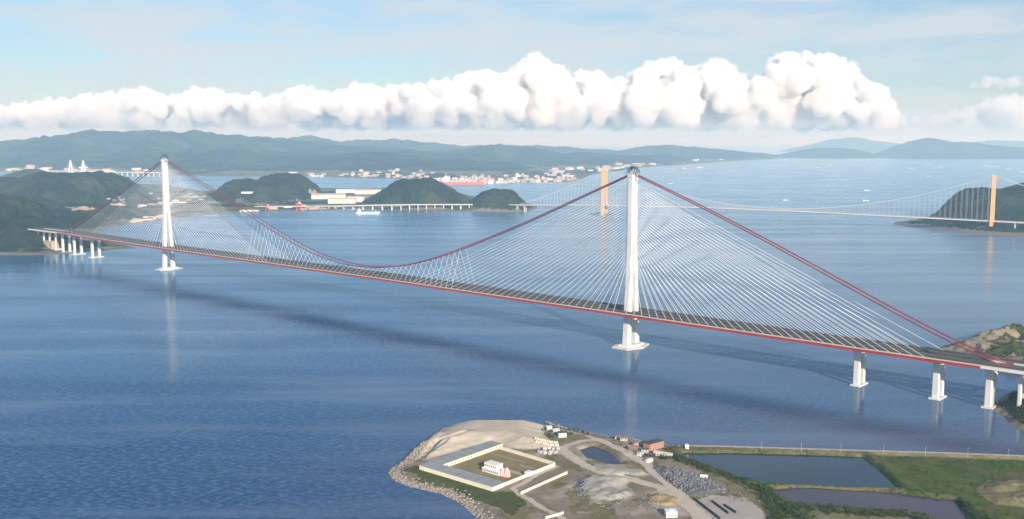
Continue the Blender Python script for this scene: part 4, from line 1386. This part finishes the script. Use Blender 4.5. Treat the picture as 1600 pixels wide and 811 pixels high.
# lamp posts on the dyke
M_POST = mat('pale post', (0.6, 0.6, 0.58), 0.5)
for i, px_ in enumerate((1190, 1252, 1314, 1380, 1446, 1512, 1575)):
    q = P(px_, np.interp(px_, [1062, 1600], [698, 714.5]), 5.6)
    b = MB().tube([(0, 0, -1), (0, 0, 8.5)], [0.13, 0.07], 6).tube([(0, 0, 8.4), (0, -1.6, 8.9)], 0.1, 5).box((0, -1.9, 8.75), (0.4, 1.0, 0.25))
    o = b.build('lamp_post', M_POST)
    o.location = (q[0], q[1], 5.5)
    tag(o, 'slim pale lamp post on the dyke road, %s from the sluice house' % ORD[i], 'lamp post', 'lamp posts along the dyke road')

# ------------------------------------------------------------------ rocks, rubble, shrubs (masses)
ICO_V = None
def ico():
    t = (1 + 5 ** 0.5) / 2
    V = np.array([(-1, t, 0), (1, t, 0), (-1, -t, 0), (1, -t, 0), (0, -1, t), (0, 1, t), (0, -1, -t), (0, 1, -t), (t, 0, -1), (t, 0, 1), (-t, 0, -1), (-t, 0, 1)], float)
    V /= np.linalg.norm(V[0])
    F = np.array([(0, 11, 5), (0, 5, 1), (0, 1, 7), (0, 7, 10), (0, 10, 11), (1, 5, 9), (5, 11, 4), (11, 10, 2), (10, 7, 6), (7, 1, 8), (3, 9, 4), (3, 4, 2), (3, 2, 6), (3, 6, 8), (3, 8, 9), (4, 9, 5), (2, 4, 11), (6, 2, 10), (8, 6, 7), (9, 8, 1)])
    return V, F
IV, IF = ico()
def ico2():
    V, F = list(map(tuple, IV)), []
    mid = {}
    def mp(a, b):
        k = (min(a, b), max(a, b))
        if k not in mid:
            m = (np.array(V[a]) + np.array(V[b])) / 2
            V.append(tuple(m / np.linalg.norm(m)))
            mid[k] = len(V) - 1
        return mid[k]
    for a, b, c in IF:
        ab, bc, ca = mp(a, b), mp(b, c), mp(c, a)
        F += [(a, ab, ca), (b, bc, ab), (c, ca, bc), (ab, bc, ca)]
    return np.array(V), np.array(F)
I2V, I2F = ico2()

def scatter_rocks(name, label, pts, sizes, m, flat=0.7):
    Vs, Fs, k = [], [], 0
    for (x, y, z), s in zip(pts, sizes):
        v = IV * (s * RNG.uniform(0.65, 1.3, (12, 1)))
        v[:, 2] *= flat
        a = RNG.uniform(0, 6.28)
        v = np.stack([v[:, 0] * math.cos(a) - v[:, 1] * math.sin(a), v[:, 0] * math.sin(a) + v[:, 1] * math.cos(a), v[:, 2]], -1)
        Vs.append(v + (x, y, z)); Fs.append(IF + k); k += 12
    return tag(np_obj(name, np.concatenate(Vs), np.concatenate(Fs), m, smooth=False), label, kind='stuff')

def along(poly, n, w, closed=False):
    poly = np.array(poly)
    seg = np.diff(poly, axis=0)
    L = np.linalg.norm(seg, axis=1)
    c = np.concatenate([[0], np.cumsum(L)])
    out = []
    for t in RNG.uniform(0, c[-1], n):
        i = min(np.searchsorted(c, t) - 1, len(seg) - 1)
        i = max(i, 0)
        p = poly[i] + seg[i] * (t - c[i]) / L[i]
        out.append(p + RNG.normal(0, w, 2))
    return out

def grounded(pts, dz=0.0):
    return [(p[0], p[1], max(gh(p[0], p[1]), -0.3) + dz) for p in pts]

M_RRAP = mat('pale rip-rap stone', (0.36, 0.33, 0.28), 0.95, col2=(0.21, 0.19, 0.165), scale=0.6)
pts = [p for p in along(LAND[0:12], 3600, 5.0) if sdf(np.array([p[0]]), np.array([p[1]]), LAND)[0] > -1.5]
pts = grounded(pts, 0.2)
scatter_rocks('shore_rocks', 'tumbled pale rocks along the near headland shore', pts, 0.3 + 1.5 * RNG.uniform(0, 1, len(pts)) ** 2.2, M_RRAP)
pts = grounded(along(LAND[18:31], 1200, 2.0), 0.1)
scatter_rocks('dyke_stones', 'small stones along the outer foot of the dyke', pts, RNG.uniform(0.4, 1.1, len(pts)), M_RRAP)
M_SLT = mat('dark slate pieces', (0.10, 0.10, 0.115), 0.8, col2=(0.22, 0.22, 0.225), scale=0.8)
c = SLATE.mean(0)
pts = [c + RNG.normal(0, 1, 2) * (16, 34) @ np.array([[0.55, -0.83], [0.83, 0.55]]) for _ in range(1500)]
pts = [p for p in pts if inside(np.array([p[0]]), np.array([p[1]]), SLATE)[0]]
scatter_rocks('slate_rubble', 'dark slate rubble heaped beside the dirt track', grounded(pts, 0.3), RNG.uniform(0.5, 1.8, len(pts)), M_SLT)
pts = grounded(along(np.array([P(905, 752, ZL)[:2], P(907, 765, ZL)[:2], P(912, 774, ZL)[:2]]), 160, 2.2), 0.3)
scatter_rocks('boulders', 'dark boulders at the left foot of the gravel mound', pts, RNG.uniform(0.6, 1.6, len(pts)), M_SLT)

pts = []
for poly_px, n, w in (([(1075, 742), (1105, 752), (1135, 768), (1165, 782)], 150, 5), ([(965, 690), (985, 698), (1005, 712)], 80, 6), ([(1000, 770), (1030, 795)], 60, 5), ([(850, 700), (880, 715)], 50, 6), ([(905, 770), (960, 790), (1000, 800)], 60, 10)):
    pts += grounded(along(P2(poly_px, ZL), n, w), 0.1)
M_DEB = mat('weathered timber and steel', (0.16, 0.14, 0.125), 0.9, col2=(0.28, 0.26, 0.24), scale=0.5)
b1, b2 = MB(), MB()
for i, q in enumerate(pts):
    if i % 9 == 0:
        b2.box((q[0], q[1], q[2] + 0.1), (random.uniform(1.5, 3.5), random.uniform(1.0, 2.0), 0.12), random.uniform(0, 3))
        continue
    b1.box((q[0], q[1], q[2]), (random.uniform(0.6, 2.6), random.uniform(0.4, 1.2), random.uniform(0.2, 0.8)), random.uniform(0, 3))
tag(b1.build('debris', M_DEB), 'grey planks and slabs strewn over the works yard', kind='stuff')
tag(b2.build('debris', M_BGREY), 'white sheets and panels strewn over the works yard', kind='stuff')

def foliage(name, label, pts, sizes, m, leaves=26, height=1.0):
    """bushes as clouds of small leaf-clump triangles"""
    n = len(pts)
    pts, sizes = np.array(pts), np.array(sizes)
    k = leaves
    dirs = RNG.normal(0, 1, (n, k, 3))
    dirs /= np.linalg.norm(dirs, axis=2, keepdims=True)
    dirs[:, :, 2] = np.abs(dirs[:, :, 2]) * height
    rad = RNG.uniform(0.35, 1.0, (n, k, 1)) ** 0.6 * sizes[:, None, None]
    lump = 1 + 0.35 * np.sin(dirs[:, :, :1] * 5 + RNG.uniform(0, 6, (n, 1, 1)))
    c = pts[:, None, :] + dirs * rad * lump
    ls = (sizes[:, None, None, None] * RNG.uniform(0.28, 0.5, (n, k, 1, 1)))
    tri = RNG.normal(0, 1, (n, k, 3, 3))
    tri /= np.linalg.norm(tri, axis=3, keepdims=True)
    V = (c[:, :, None, :] + tri * ls).reshape(-1, 3)
    F = np.arange(len(V)).reshape(-1, 3)
    return np_obj(name, V, F, m, smooth=False)

M_LEAF = mat('dark shrub leaves', (0.030, 0.055, 0.016), 0.9, col2=(0.075, 0.10, 0.03), scale=0.25)
M_LEAF2 = mat('olive scrub leaves', (0.085, 0.095, 0.035), 0.9, col2=(0.15, 0.135, 0.06), scale=0.3)
hedge = []
hs = []
def line_bushes(poly_px, n, w, s0, s1):
    pp = grounded(along(P2(poly_px, ZL), n, w), 0.2)
    hedge.extend(pp); hs.extend(list(RNG.uniform(s0, s1, n)))
line_bushes([(1028, 712), (1050, 716), (1075, 722), (1110, 735), (1150, 750), (1190, 764), (1205, 785), (1215, 811), (1230, 850)], 620, 4.5, 0.9, 2.6)
line_bushes([(1195, 760), (1205, 775), (1230, 795), (1260, 815)], 220, 6, 1.2, 3.0)
line_bushes([(1225, 792), (1290, 796), (1350, 802), (1420, 806), (1480, 822)], 420, 4.5, 1.0, 2.6)
line_bushes([(1190, 758), (1270, 762), (1340, 765), (1410, 767), (1495, 780)], 260, 2.0, 0.5, 1.4)
line_bushes([(1072, 704), (1150, 704.5), (1250, 707.5), (1345, 711)], 420, 1.6, 0.3, 1.0)
line_bushes([(1350, 714), (1374, 731), (1412, 766)], 200, 1.8, 0.7, 1.7)
line_bushes([(1500, 782), (1520, 800), (1540, 815)], 160, 4.5, 0.8, 2.2)
tag(foliage('shrubbery', '', hedge, hs, M_LEAF), 'dark green shrub belt along the pond banks', kind='stuff')
pp = []
for poly, n in ((FIELDP, 9000),):
    lo, hi = poly[:13].min(0), poly.max(0)
    c_ = RNG.uniform([250, 780], [640, 1090], (n, 2))
    ok = inside(c_[:, 0], c_[:, 1], poly)
    nz = fbm(c_[:, 0], c_[:, 1], 45, 3, 501)
    c_ = c_[ok & (nz > -0.12)]
    pp += [tuple(p) for p in c_]
tag(foliage('reeds', '', grounded(pp, 0.0), RNG.uniform(0.5, 1.9, len(pp)), mat('marsh leaves', (0.040, 0.085, 0.016), 0.9, col2=(0.13, 0.16, 0.04), scale=0.05), 16), 'green reeds and low bushes covering the marsh', kind='stuff')
c_ = RNG.uniform([20, 800], [280, 1110], (5200, 2))
nz = fbm(c_[:, 0], c_[:, 1], 22, 4, 409)
ok = inside(c_[:, 0], c_[:, 1], LAND) & (nz > 0.08)
for poly in (SANDP, POND1, POND2, POND3, GRV1, GRV2, SLATE, ORGM, PADP):
    ok &= ~inside(c_[:, 0], c_[:, 1], poly)
for tr, w in ((TRK1, 8), (TRK2, 8), (TRK3, 5), (TRK4, 5)):
    ok &= seg_dist(c_[:, 0], c_[:, 1], tr) > w
ca = (c_[:, 0] - C0[0]) * U1[0] + (c_[:, 1] - C0[1]) * U1[1]
cb_ = (c_[:, 0] - C0[0]) * U2[0] + (c_[:, 1] - C0[1]) * U2[1]
ok &= ~((ca > -4) & (ca < 118) & (cb_ > -4) & (cb_ < 108))
c_ = c_[ok]
tag(foliage('scrub', '', grounded([tuple(p) for p in c_]), RNG.uniform(0.3, 1.2, len(c_)), M_LEAF2, 14), 'olive scrub tufts between tracks and heaps', kind='stuff')

# individual small trees
def tree(x, y, h, r, label, group):
    z = gh(x, y)
    t = empty('tree', (x, y, z))
    tag(t, label, 'tree', group)
    iv = Matrix.Translation(-Vector((x, y, z)))
    b = MB().tube([(x, y, z - 0.5), (x + 0.1, y, z + h * 0.35), (x - 0.1, y + 0.1, z + h * 0.7)], [0.28, 0.2, 0.08], 6)
    for a in (0.4, 2.5, 4.4):
        b.tube([(x, y, z + h * 0.4), (x + r * 0.6 * math.cos(a), y + r * 0.6 * math.sin(a), z + h * 0.7)], [0.12, 0.04], 4)
    hpart(b.build('trunk', M_BROWN), t, iv)
    n = 9
    d_ = RNG.normal(0, 1, (n, 3)); d_ /= np.linalg.norm(d_, axis=1, keepdims=True)
    cs = np.array([x, y, z + h * 0.62]) + d_ * np.array([r * 0.6, r * 0.6, h * 0.25])
    cr = foliage('crown', '', [tuple(q) for q in cs], RNG.uniform(r * 0.35, r * 0.6, n), M_LEAF, 34)
    hpart(cr, t, iv)

for i, (a, b) in enumerate([(853, 675), (856, 682), (862, 686), (889, 676), (896, 674), (903, 677), (910, 679), (918, 682), (893, 682)]):
    q = P(a, b, ZL); tree(q[0], q[1], random.uniform(4, 6.5), random.uniform(2, 3), 'small bushy tree beside the white houses by the sand plateau', 'small trees beside the white houses')
for i, (a, b) in enumerate([(1046, 706), (1052, 712), (1040, 720), (1060, 716), (1010, 716), (1022, 716)]):
    q = P(a, b, ZL); tree(q[0], q[1], random.uniform(4, 6), random.uniform(2, 3.2), 'dark bushy tree in front of the pink brick building', 'trees in front of the brick building')

# ================================================================== RIGHT SHORE BESIDE THE BRIDGE END
def right_shore():
    X, Y = grid_xy(430, 1500, 1080, 1900, 3.0)
    jx, jy = 8.0 * fbm(X, Y, 30, 4, 601), 8.0 * fbm(X, Y, 30, 4, 602)
    polyA = P2([(1462, 546), (1480, 549), (1500, 556), (1530, 566), (1560, 576), (1600, 586), (1700, 600), (1800, 560), (1750, 500), (1640, 510), (1560, 524), (1500, 535)])
    polyB = P2([(1551, 640), (1562, 648), (1580, 661), (1600, 672), (1640, 690), (1720, 700), (1800, 640), (1760, 590), (1680, 592), (1610, 604), (1575, 616), (1566, 622), (1560, 630)])
    dA, dB = sdf(X + jx, Y + jy, polyA), sdf(X + jx, Y + jy, polyB)
    d = np.maximum(dA, dB)
    Z = np.where(d > 0, 2.0 * sstep(0, 6, d), np.maximum(d * 0.25, -4))
    rg = ridged(X, Y, 60, 5, 611)
    Z = Z + 26 * sstep(0, 50, dA) * (0.15 + 1.15 * rg ** 1.5) * (dA > 0) + 3 * fbm(X, Y, 14, 4, 613) * (dA > 6)
    Z = Z + 15 * sstep(0, 45, dB) * (0.4 + 0.7 * rg) * (dB > 0)  + 2 * fbm(X, Y, 14, 4, 614) * (dB > 6)
    n = fbm(X, Y, 38, 4, 621)
    ids = np.where((n > -0.05) & (Z > 4), 1, 2)
    ids = np.where((dB > 5) & (Z > 3), 1, ids)
    terrain(X, Y, Z, {'ids': ids, 'defs': {
        1: ('headland_scrub', M_FORESTN, 'green scrub on the rocky headland at the right bridge end'),
        2: ('rocky_headland', M_HROCK, 'tan rocky headland at the right bridge end')}})
    def height(x, y):
        j = int(round((x - X[0, 0]) / (X[0, 1] - X[0, 0])))
        i = int(round((y - Y[0, 0]) / (Y[1, 0] - Y[0, 0])))
        i, j = max(0, min(i, Z.shape[0] - 1)), max(0, min(j, Z.shape[1] - 1))
        return float(Z[i, j])
    c_ = np.stack([X.ravel(), Y.ravel()], -1)[(ids.ravel() == 1) & (X.ravel() < 1000)]
    c_ = c_[RNG.permutation(len(c_))[:6000]] + RNG.uniform(-2, 2, (min(len(c_), 6000), 2))
    pp = [(p[0], p[1], height(p[0], p[1])) for p in c_]
    tag(foliage('undergrowth', '', pp, RNG.uniform(0.8, 2.6, len(pp)), M_LEAF, 16), 'dark green bushes covering the right bridge-end headland', kind='stuff')
M_FORESTN = mat('headland scrub', (0.035, 0.055, 0.018), 1.0, col2=(0.08, 0.09, 0.035), scale=0.1, detail=8, bump=0.6, bscale=0.3)
M_HROCK = mat('headland rock', (0.33, 0.27, 0.19), 0.95, col2=(0.17, 0.145, 0.105), scale=0.09, detail=9, bump=1.2, bscale=0.15)
right_shore()

# ================================================================== TOWNS, WORKS AND SHIPS
def town_mesh(kind, wm):
    b = MB()
    if kind == 0:
        sq = lambda k, z: [(x * k / 2, y * k / 2, z) for x, y in ((-1, -1), (1, -1), (1, 1), (-1, 1))]
        b.loft([sq(1, -0.2), sq(1, 1), sq(0.5, 1.02), sq(0.5, 1.15)])
    elif kind == 1:
        b.add([(-.5, -.5, -.2), (.5, -.5, -.2), (.5, .5, -.2), (-.5, .5, -.2), (-.5, -.5, .8), (.5, -.5, .8), (.5, .5, .8), (-.5, .5, .8), (-.5, 0, 1.05), (.5, 0, 1.05)],
              [(3, 2, 1, 0), (0, 1, 5, 4), (2, 3, 7, 6), (1, 2, 6, 9, 5), (3, 0, 4, 8, 7), (4, 5, 9, 8), (6, 7, 8, 9)])
    else:
        b.prism([(-0.5, -0.3), (0.5, -0.3), (0.5, 0.3), (0.05, 0.3), (0.05, 0.7), (-0.5, 0.7)], 0, 1.0)
    return b.mesh('town_building', wm)
M_TOWN = [mat('town plaster pale', (0.60, 0.57, 0.53), 0.8), mat('town plaster warm', (0.52, 0.44, 0.36), 0.8), mat('town plaster grey', (0.36, 0.37, 0.38), 0.8), mat('town roof rust', (0.36, 0.27, 0.23), 0.8)]
TM = [town_mesh(k, m) for k in range(3) for m in M_TOWN]

def town(n, px0, px1, py_f, spread, label, group, sx=(25, 80), sh=(9, 24), hf=far_height, hcap=40):
    k = tries = 0
    while k < n and tries < n * 12:
        tries += 1
        a = random.uniform(px0, px1)
        b = py_f(a) - random.random() ** 1.5 * spread
        q = P(a, b, 6)
        z = hf(q[0], q[1])
        if z < 1.5 or z > hcap:
            continue
        o = bpy.data.objects.new('town_building', random.choice(TM)); link(o)
        o.location = (q[0], q[1], z - 1)
        o.rotation_euler = (0, 0, random.choice((0.1, 0.5, -0.3, 0.9)) + random.uniform(-.1, .1))
        o.scale = (random.uniform(*sx), random.uniform(*sx) * 0.6, random.uniform(*sh))
        tag(o, label, 'building', group)
        k += 1

fs = lambda pts: (lambda a: float(np.interp(a, [p[0] for p in pts], [p[1] for p in pts])))
town(150, 655, 900, fs([(655, 279), (690, 286), (760, 287), (850, 284), (900, 282)]), 11, 'pale building in the harbour town across the strait behind the red ship', 'harbour town buildings across the strait', (20, 55), (10, 26))
town(60, 545, 660, fs([(545, 276), (660, 279)]), 10, 'pale building in the shore town above the wooded islet', 'shore town buildings above the islet', (20, 50), (10, 24))
town(16, 430, 540, fs([(430, 275), (540, 276)]), 4, 'small pale building on the far shore behind the wooded peninsula hill', 'far shore buildings behind the peninsula hill', (30, 80), (10, 18))
town(40, 860, 1250, fs([(860, 272), (930, 270), (1000, 260), (1080, 254), (1160, 249), (1250, 245.5)]), 6, 'tiny pale building on the far shore behind the near tower', 'far shore buildings behind the near tower', (40, 120), (14, 34))
town(34, 0, 235, fs([(0, 266), (235, 272)]), 5, 'tiny pale building on the far shore behind the cable-stayed bridge', 'far shore buildings behind the cable-stayed bridge', (40, 130), (12, 28))
town(16, 128, 192, fs([(128, 319), (192, 321)]), 6, 'small pale house in the village below the dark left hill', 'village houses below the left hill', (14, 34), (5, 9), pen_height)
town(10, 40, 75, fs([(40, 320), (75, 321)]), 4, 'small pale house in the clearing on the dark left hill', 'houses in the hill clearing', (14, 30), (5, 9), pen_height, 80)
town(26, 200, 345, fs([(200, 326), (345, 312)]), 14, 'small pale house in the village behind the far tower stays', 'village houses behind the far tower', (16, 40), (5, 10), pen_height)
town(14, 205, 260, fs([(205, 348), (260, 341)]), 6, 'small pale shed at the bay shore beside the far tower', 'sheds at the bay shore', (14, 36), (5, 9), pen_height)
town(14, 380, 545, fs([(380, 330), (545, 325)]), 5, 'low pale shipyard shed along the shore left of the moored vessel', 'shipyard sheds along the shore', (18, 50), (6, 12), pen_height)
town(5, 40, 66, fs([(40, 344), (66, 346)]), 3, 'small white house beside the tan clearing on the left shore hill', 'houses by the tan clearing', (12, 22), (5, 8), pen_height, 90)

def warehouse(px_, py_, size, rz, label, wm=M_BCREAM, hf=pen_height):
    q = P(px_, py_, 6)
    z = hf(q[0], q[1]) - 1
    t = empty('warehouse', (q[0], q[1], z), rz)
    tag(t, label, 'warehouse')
    def ch(o):
        o.parent = t
    ch(MB().box((0, 0, 0), size).build('wall', wm))
    nb = max(2, int(size[0] / 60))
    for i in range(nb):
        x = -size[0] / 2 + size[0] * (i + 0.5) / nb
        b = MB().gable((x, 0, size[2]), (size[0] / nb - 2.4, size[1], 0), size[1] * 0.07, 0, 0.8)
        ch(b.build('roof_bay', M_BWHITE if wm is M_BWHITE else M_BCREAM))
        ch(MB().box((x, -size[1] / 2 - 0.2, 0), (12, 0.6, size[2] * 0.6)).build('door', M_BGREY))

warehouse(513, 310, (200, 110, 24), R(12), 'long cream warehouse at the foot of the round peninsula hill')
warehouse(535, 317.5, (150, 70, 26), R(4), 'cream warehouse nearest the viaduct, left of the conical hill')
warehouse(556, 315, (90, 60, 26), R(-4), 'cream warehouse beside the conical hill viaduct', M_BWHITE)
warehouse(575, 303, (170, 90, 26), R(8), 'cream warehouse touching the conical hill')
warehouse(540, 301, (120, 80, 20), R(5), 'pale warehouse in the back row between the two hills', M_BWHITE)
warehouse(402, 308, (40, 24, 12), R(5), 'small white hall in front of the round peninsula hill', M_BWHITE)
warehouse(388, 316, (70, 24, 9), R(10), 'low white hall right beside the main cable on the shore plain', M_BWHITE)
warehouse(384, 329.5, (55, 22, 9), R(6), 'cream shore hall just behind the red main cable', M_BCREAM)

M_HULLR = mat('red hull', (0.44, 0.15, 0.13), 0.6)
M_HULLW = mat('white hull', (0.75, 0.74, 0.72), 0.6)
M_HULLG = mat('grey hull', (0.30, 0.32, 0.34), 0.6)
def hull_mesh(L, B, H, m):
    b = MB()
    st = [(-0.5, 0.75, 0), (-0.42, 0.95, 0), (-0.1, 1, 0), (0.25, 1, 0), (0.4, 0.65, 0.05), (0.5, 0.06, 0.14)]
    rings = []
    for x, w, up in st:
        y = B / 2 * w
        rings.append([(x * L, -y, H * (1 + up)), (x * L * 0.97, -y * 0.8, -1.5), (x * L * 0.97, y * 0.8, -1.5), (x * L, y, H * (1 + up))])
    return b.loft(rings).mesh('hull', m)

def ship(px_, py_, L, rz, label, hm, group=None, cargo=False, name='ship', H=None):
    q = P(px_, py_, 0)
    t = empty(name, (q[0], q[1], 0), rz)
    tag(t, label, 'ship', group)
    B, H = L * 0.16, H or L * 0.06
    def ch(n, me):
        o = bpy.data.objects.new(n, me); link(o); o.parent = t
    ch('hull', hull_mesh(L, B, H, hm))
    ch('deckhouse', MB().box((-L * 0.36, 0, H), (L * 0.12, B * 0.8, L * 0.09)).box((-L * 0.36, 0, H + L * 0.09), (L * 0.07, B * 0.9, L * 0.03)).mesh('deckhouse', M_BWHITE))
    ch('mast', MB().tube([(-L * 0.36, 0, H + L * 0.12), (-L * 0.36, 0, H + L * 0.19)], L * 0.006, 5).tube([(L * 0.32, 0, H), (L * 0.32, 0, H + L * 0.12)], L * 0.006, 5).mesh('mast', M_BWHITE))
    if cargo:
        for i in range(5):
            ch('hatch_cover', MB().box((-L * 0.22 + i * L * 0.125, 0, H), (L * 0.1, B * 0.7, L * 0.018)).mesh('hatch_cover', M_BGREY))
    else:
        ch('funnel', MB().box((-L * 0.43, 0, H), (L * 0.035, B * 0.25, L * 0.12), 0, 0.8).mesh('funnel', M_HULLR))

ship(722, 288.5, 360, R(6), 'very long red-hulled ship moored at the far harbour town', M_HULLR, cargo=True, H=24)
ship(575, 334.0, 112, R(6), 'white working vessel anchored in the bay before the viaduct', M_HULLW, H=9)
for i, (a, b) in enumerate(sorted([(1228, 259), (1279, 262), (1296, 258.5), (1362, 262), (1370, 260), (1423, 263.5), (1451, 258), (1470, 261), (1540, 258), (1550, 261), (1560, 260.5), (1576, 264), (1596, 269), (1500, 256)])):
    ship(a, b, random.uniform(42, 68), random.uniform(-0.4, 0.4) + random.choice((0, math.pi)), 'small white ship anchored in the far roads, %s from the left' % ORD[i], M_HULLW, 'white ships at anchor in the far roads')
ship(1073, 264.5, 110, R(8), 'white ship with reddish side just right of the near tower top', M_HULLR, H=9)
ship(1094, 262, 90, R(5), 'second small white ship right of the near tower top', M_HULLW)
ship(1048, 287, 45, R(20), 'tiny white boat between the red cable and the horizon town', M_HULLW)
ship(1355, 298, 48, R(12), 'white boat under way left of the right orange bridge cable', M_HULLW)
ship(1353, 314, 40, R(10), 'pale boat just above the orange bridge deck', M_HULLW)
ship(1453, 276, 60, R(3), 'dark grey ship alone in the far channel', M_HULLG)
ship(1228, 313, 36, R(15), 'tiny boat left of the lowest part of the orange bridge cable', M_HULLW)
ship(612, 277.5, 55, R(5), 'tiny white boat off the wooded islet', M_HULLW)

# red gantry cranes in the shipyard
M_CRANE = mat('red crane paint', (0.55, 0.12, 0.09), 0.6)
def crane(px_, py_, h, label):
    q = P(px_, py_, 4)
    t = empty('shipyard_crane', (q[0], q[1], 3))
    tag(t, label, 'crane')
    def ch(n, mb, m=M_CRANE):
        o = mb.build(n, m); o.parent = t
    for sx in (-1, 1):
        for sy in (-1, 1):
            ch('leg', MB().tube([(sx * h * 0.28, sy * h * 0.15, -2), (sx * h * 0.16, sy * h * 0.1, h * 0.7)], h * 0.03, 4))
    ch('girder', MB().box((0, 0, h * 0.68), (h * 0.75, h * 0.14, h * 0.09)))
    ch('cab', MB().box((h * 0.1, 0, h * 0.77), (h * 0.18, h * 0.16, h * 0.14)), M_BWHITE)
    ch('jib', MB().tube([(h * 0.05, 0, h * 0.85), (-h * 0.25, 0, h * 1.2)], h * 0.025, 4))
crane(467, 329, 48, 'tall red shipyard crane at the right end of the yard')
crane(418, 329, 32, 'lower red shipyard crane at the left end of the yard')

# ================================================================== CLOUD BANK
def cloud_bank():
    prof = [(-900, 150), (-700, 120), (-500, 140), (-300, 110), (-150, 150), (-60, 158), (0, 166), (60, 160), (100, 152), (150, 149), (190, 141), (230, 136), (270, 150), (310, 137), (350, 141), (400, 149), (450, 142), (475, 131), (510, 148), (560, 132), (600, 138), (650, 130), (700, 125), (730, 113), (770, 109), (800, 116), (820, 98), (838, 86), (862, 100), (890, 121), (910, 110), (935, 109), (955, 132), (985, 118), (1010, 101), (1040, 91), (1075, 108), (1105, 97), (1128, 92), (1160, 125), (1195, 120), (1210, 89), (1250, 80), (1308, 86), (1335, 110), (1370, 136), (1395, 165), (1410, 188)]
    right = [(1420, 186), (1450, 178), (1490, 172), (1530, 160), (1560, 152), (1600, 146), (1650, 150), (1750, 130), (1900, 150), (2100, 120), (2300, 140), (2500, 130)]
    D = 46000.0
    mpp = D / FPX
    S = []                                   # spheres x, y, z, r
    def put(prof, a, b, base_py, dens, yoff):
        px_ = a
        while px_ < b:
            top = float(np.interp(px_, [p[0] for p in prof], [p[1] for p in prof])) + random.uniform(-2, 5)
            r = random.uniform(9, 17) if base_py - top > 30 else random.uniform(5, 9)
            py_ = top + r
            while py_ < base_py:
                y = D + yoff + random.uniform(-2200, 2200)
                q = PY(px_ + random.uniform(-7, 7), py_, y)
                S.append((q[0], q[1], q[2], r * y / FPX))
                py_ += r * random.uniform(0.7, 1.0)
                r = min(r * 1.2, 26)
            px_ += dens * random.uniform(0.7, 1.3)
    put(prof, -900, 1408, 196, 8.5, 0)
    put(right, 1418, 2500, 188, 9, 3000)
    put([(1525, 125), (1550, 117), (1580, 116), (1600, 124)], 1522, 1602, 134, 11, 6000)
    S0 = np.array(S)
    def spawn(S, n, k0, k1):
        d = RNG.normal(0, 1, (len(S), n, 3))
        d[:, :, 1] -= 0.35
        d[:, :, 2] += 0.35
        d /= np.linalg.norm(d, axis=2, keepdims=True)
        rr = S[:, None, 3:4] * RNG.uniform(k0, k1, (len(S), n, 1))
        c = S[:, None, :3] + d * S[:, None, 3:4] * RNG.uniform(0.80, 0.98, (len(S), n, 1))
        return np.concatenate([c, rr], 2).reshape(-1, 4)
    S1 = spawn(S0, 7, 0.34, 0.52)
    S2 = spawn(S1, 3, 0.34, 0.52)
    S2 = S2[S2[:, 2] > 1000]
    A = np.concatenate([S0, S1, S2])
    A = A[A[:, 2] - A[:, 3] > 760]
    def cloud(A, density, voxel, name, lab):
        V = I2V[None] * A[:, None, 3:4] * RNG.uniform(0.88, 1.12, (len(A), len(I2V), 1)) + A[:, None, :3]
        F = I2F[None] + (np.arange(len(A)) * len(I2V))[:, None, None]
        m = bpy.data.materials.new('cumulus ' + name)
        m.use_nodes = True
        t = m.node_tree
        t.nodes.clear()
        out = t.nodes.new('ShaderNodeOutputMaterial')
        pv = t.nodes.new('ShaderNodeVolumePrincipled')
        pv.inputs['Color'].default_value = (0.99, 0.985, 0.978, 1)
        pv.inputs['Density'].default_value = density
        pv.inputs['Anisotropy'].default_value = CLOUD_G
        t.links.new(pv.outputs['Volume'], out.inputs['Volume'])
        o = np_obj('clouds', V.reshape(-1, 3), F.reshape(-1, 3), m, smooth=True)
        rm = o.modifiers.new('union', 'REMESH')
        rm.mode = 'VOXEL'
        rm.voxel_size = voxel
        tag(o, lab, kind='stuff')
    CLOUD_G = 0.0
    S3 = spawn(S2, 2, 0.40, 0.60)
    A = np.concatenate([S0, S1, S2, S3])
    A = A[(A[:, 2] - A[:, 3] > 720)]
    east = A[:, 0] > PY(1412, 180, 46000)[0]
    low = (A[:, 2] < 1500 + 500 * np.sin(A[:, 0] / 2300.0) ** 2) & ~east
    halo = S1[(S1[:, 2] - S1[:, 3] * 1.5 > 730) & (S1[:, 0] < PY(1412, 180, 46000)[0])].copy()
    halo[:, 3] *= RNG.uniform(1.15, 1.5, len(halo))
    cloud(halo, 0.0007, 80.0, 'halo', 'thin translucent fringe of the cumulus bank')
    cloud(A[~low & ~east], 0.0034, 62.0, 'bank', 'long bank of white cumulus clouds over the horizon')
    cloud(A[low], 0.0010, 90.0, 'foot', 'thin hazy foot of the white cumulus bank')
    cloud(A[east], 0.0012, 90.0, 'wisps', 'thin pale cloud wisps right of the cumulus bank')
cloud_bank()

# ================================================================== HAZE
hz = MB().box((0, 2000, -20), (404600, 404600, 745))
mh = bpy.data.materials.new('haze')
mh.use_nodes = True
t = mh.node_tree
t.nodes.clear()
oo = t.nodes.new('ShaderNodeOutputMaterial')
pv_ = t.nodes.new('ShaderNodeVolumePrincipled')
pv_.inputs['Color'].default_value = (0.44, 0.74, 1.0, 1)
pv_.inputs['Density'].default_value = 5.7e-5
pv_.inputs['Absorption Color'].default_value = (1, 1, 1, 1)
pv_.inputs['Anisotropy'].default_value = 0.0
t.links.new(pv_.outputs['Volume'], oo.inputs['Volume'])
hzo = hz.build('haze', mh)
tag(hzo, 'pale blue haze lying over the whole strait', kind='stuff')
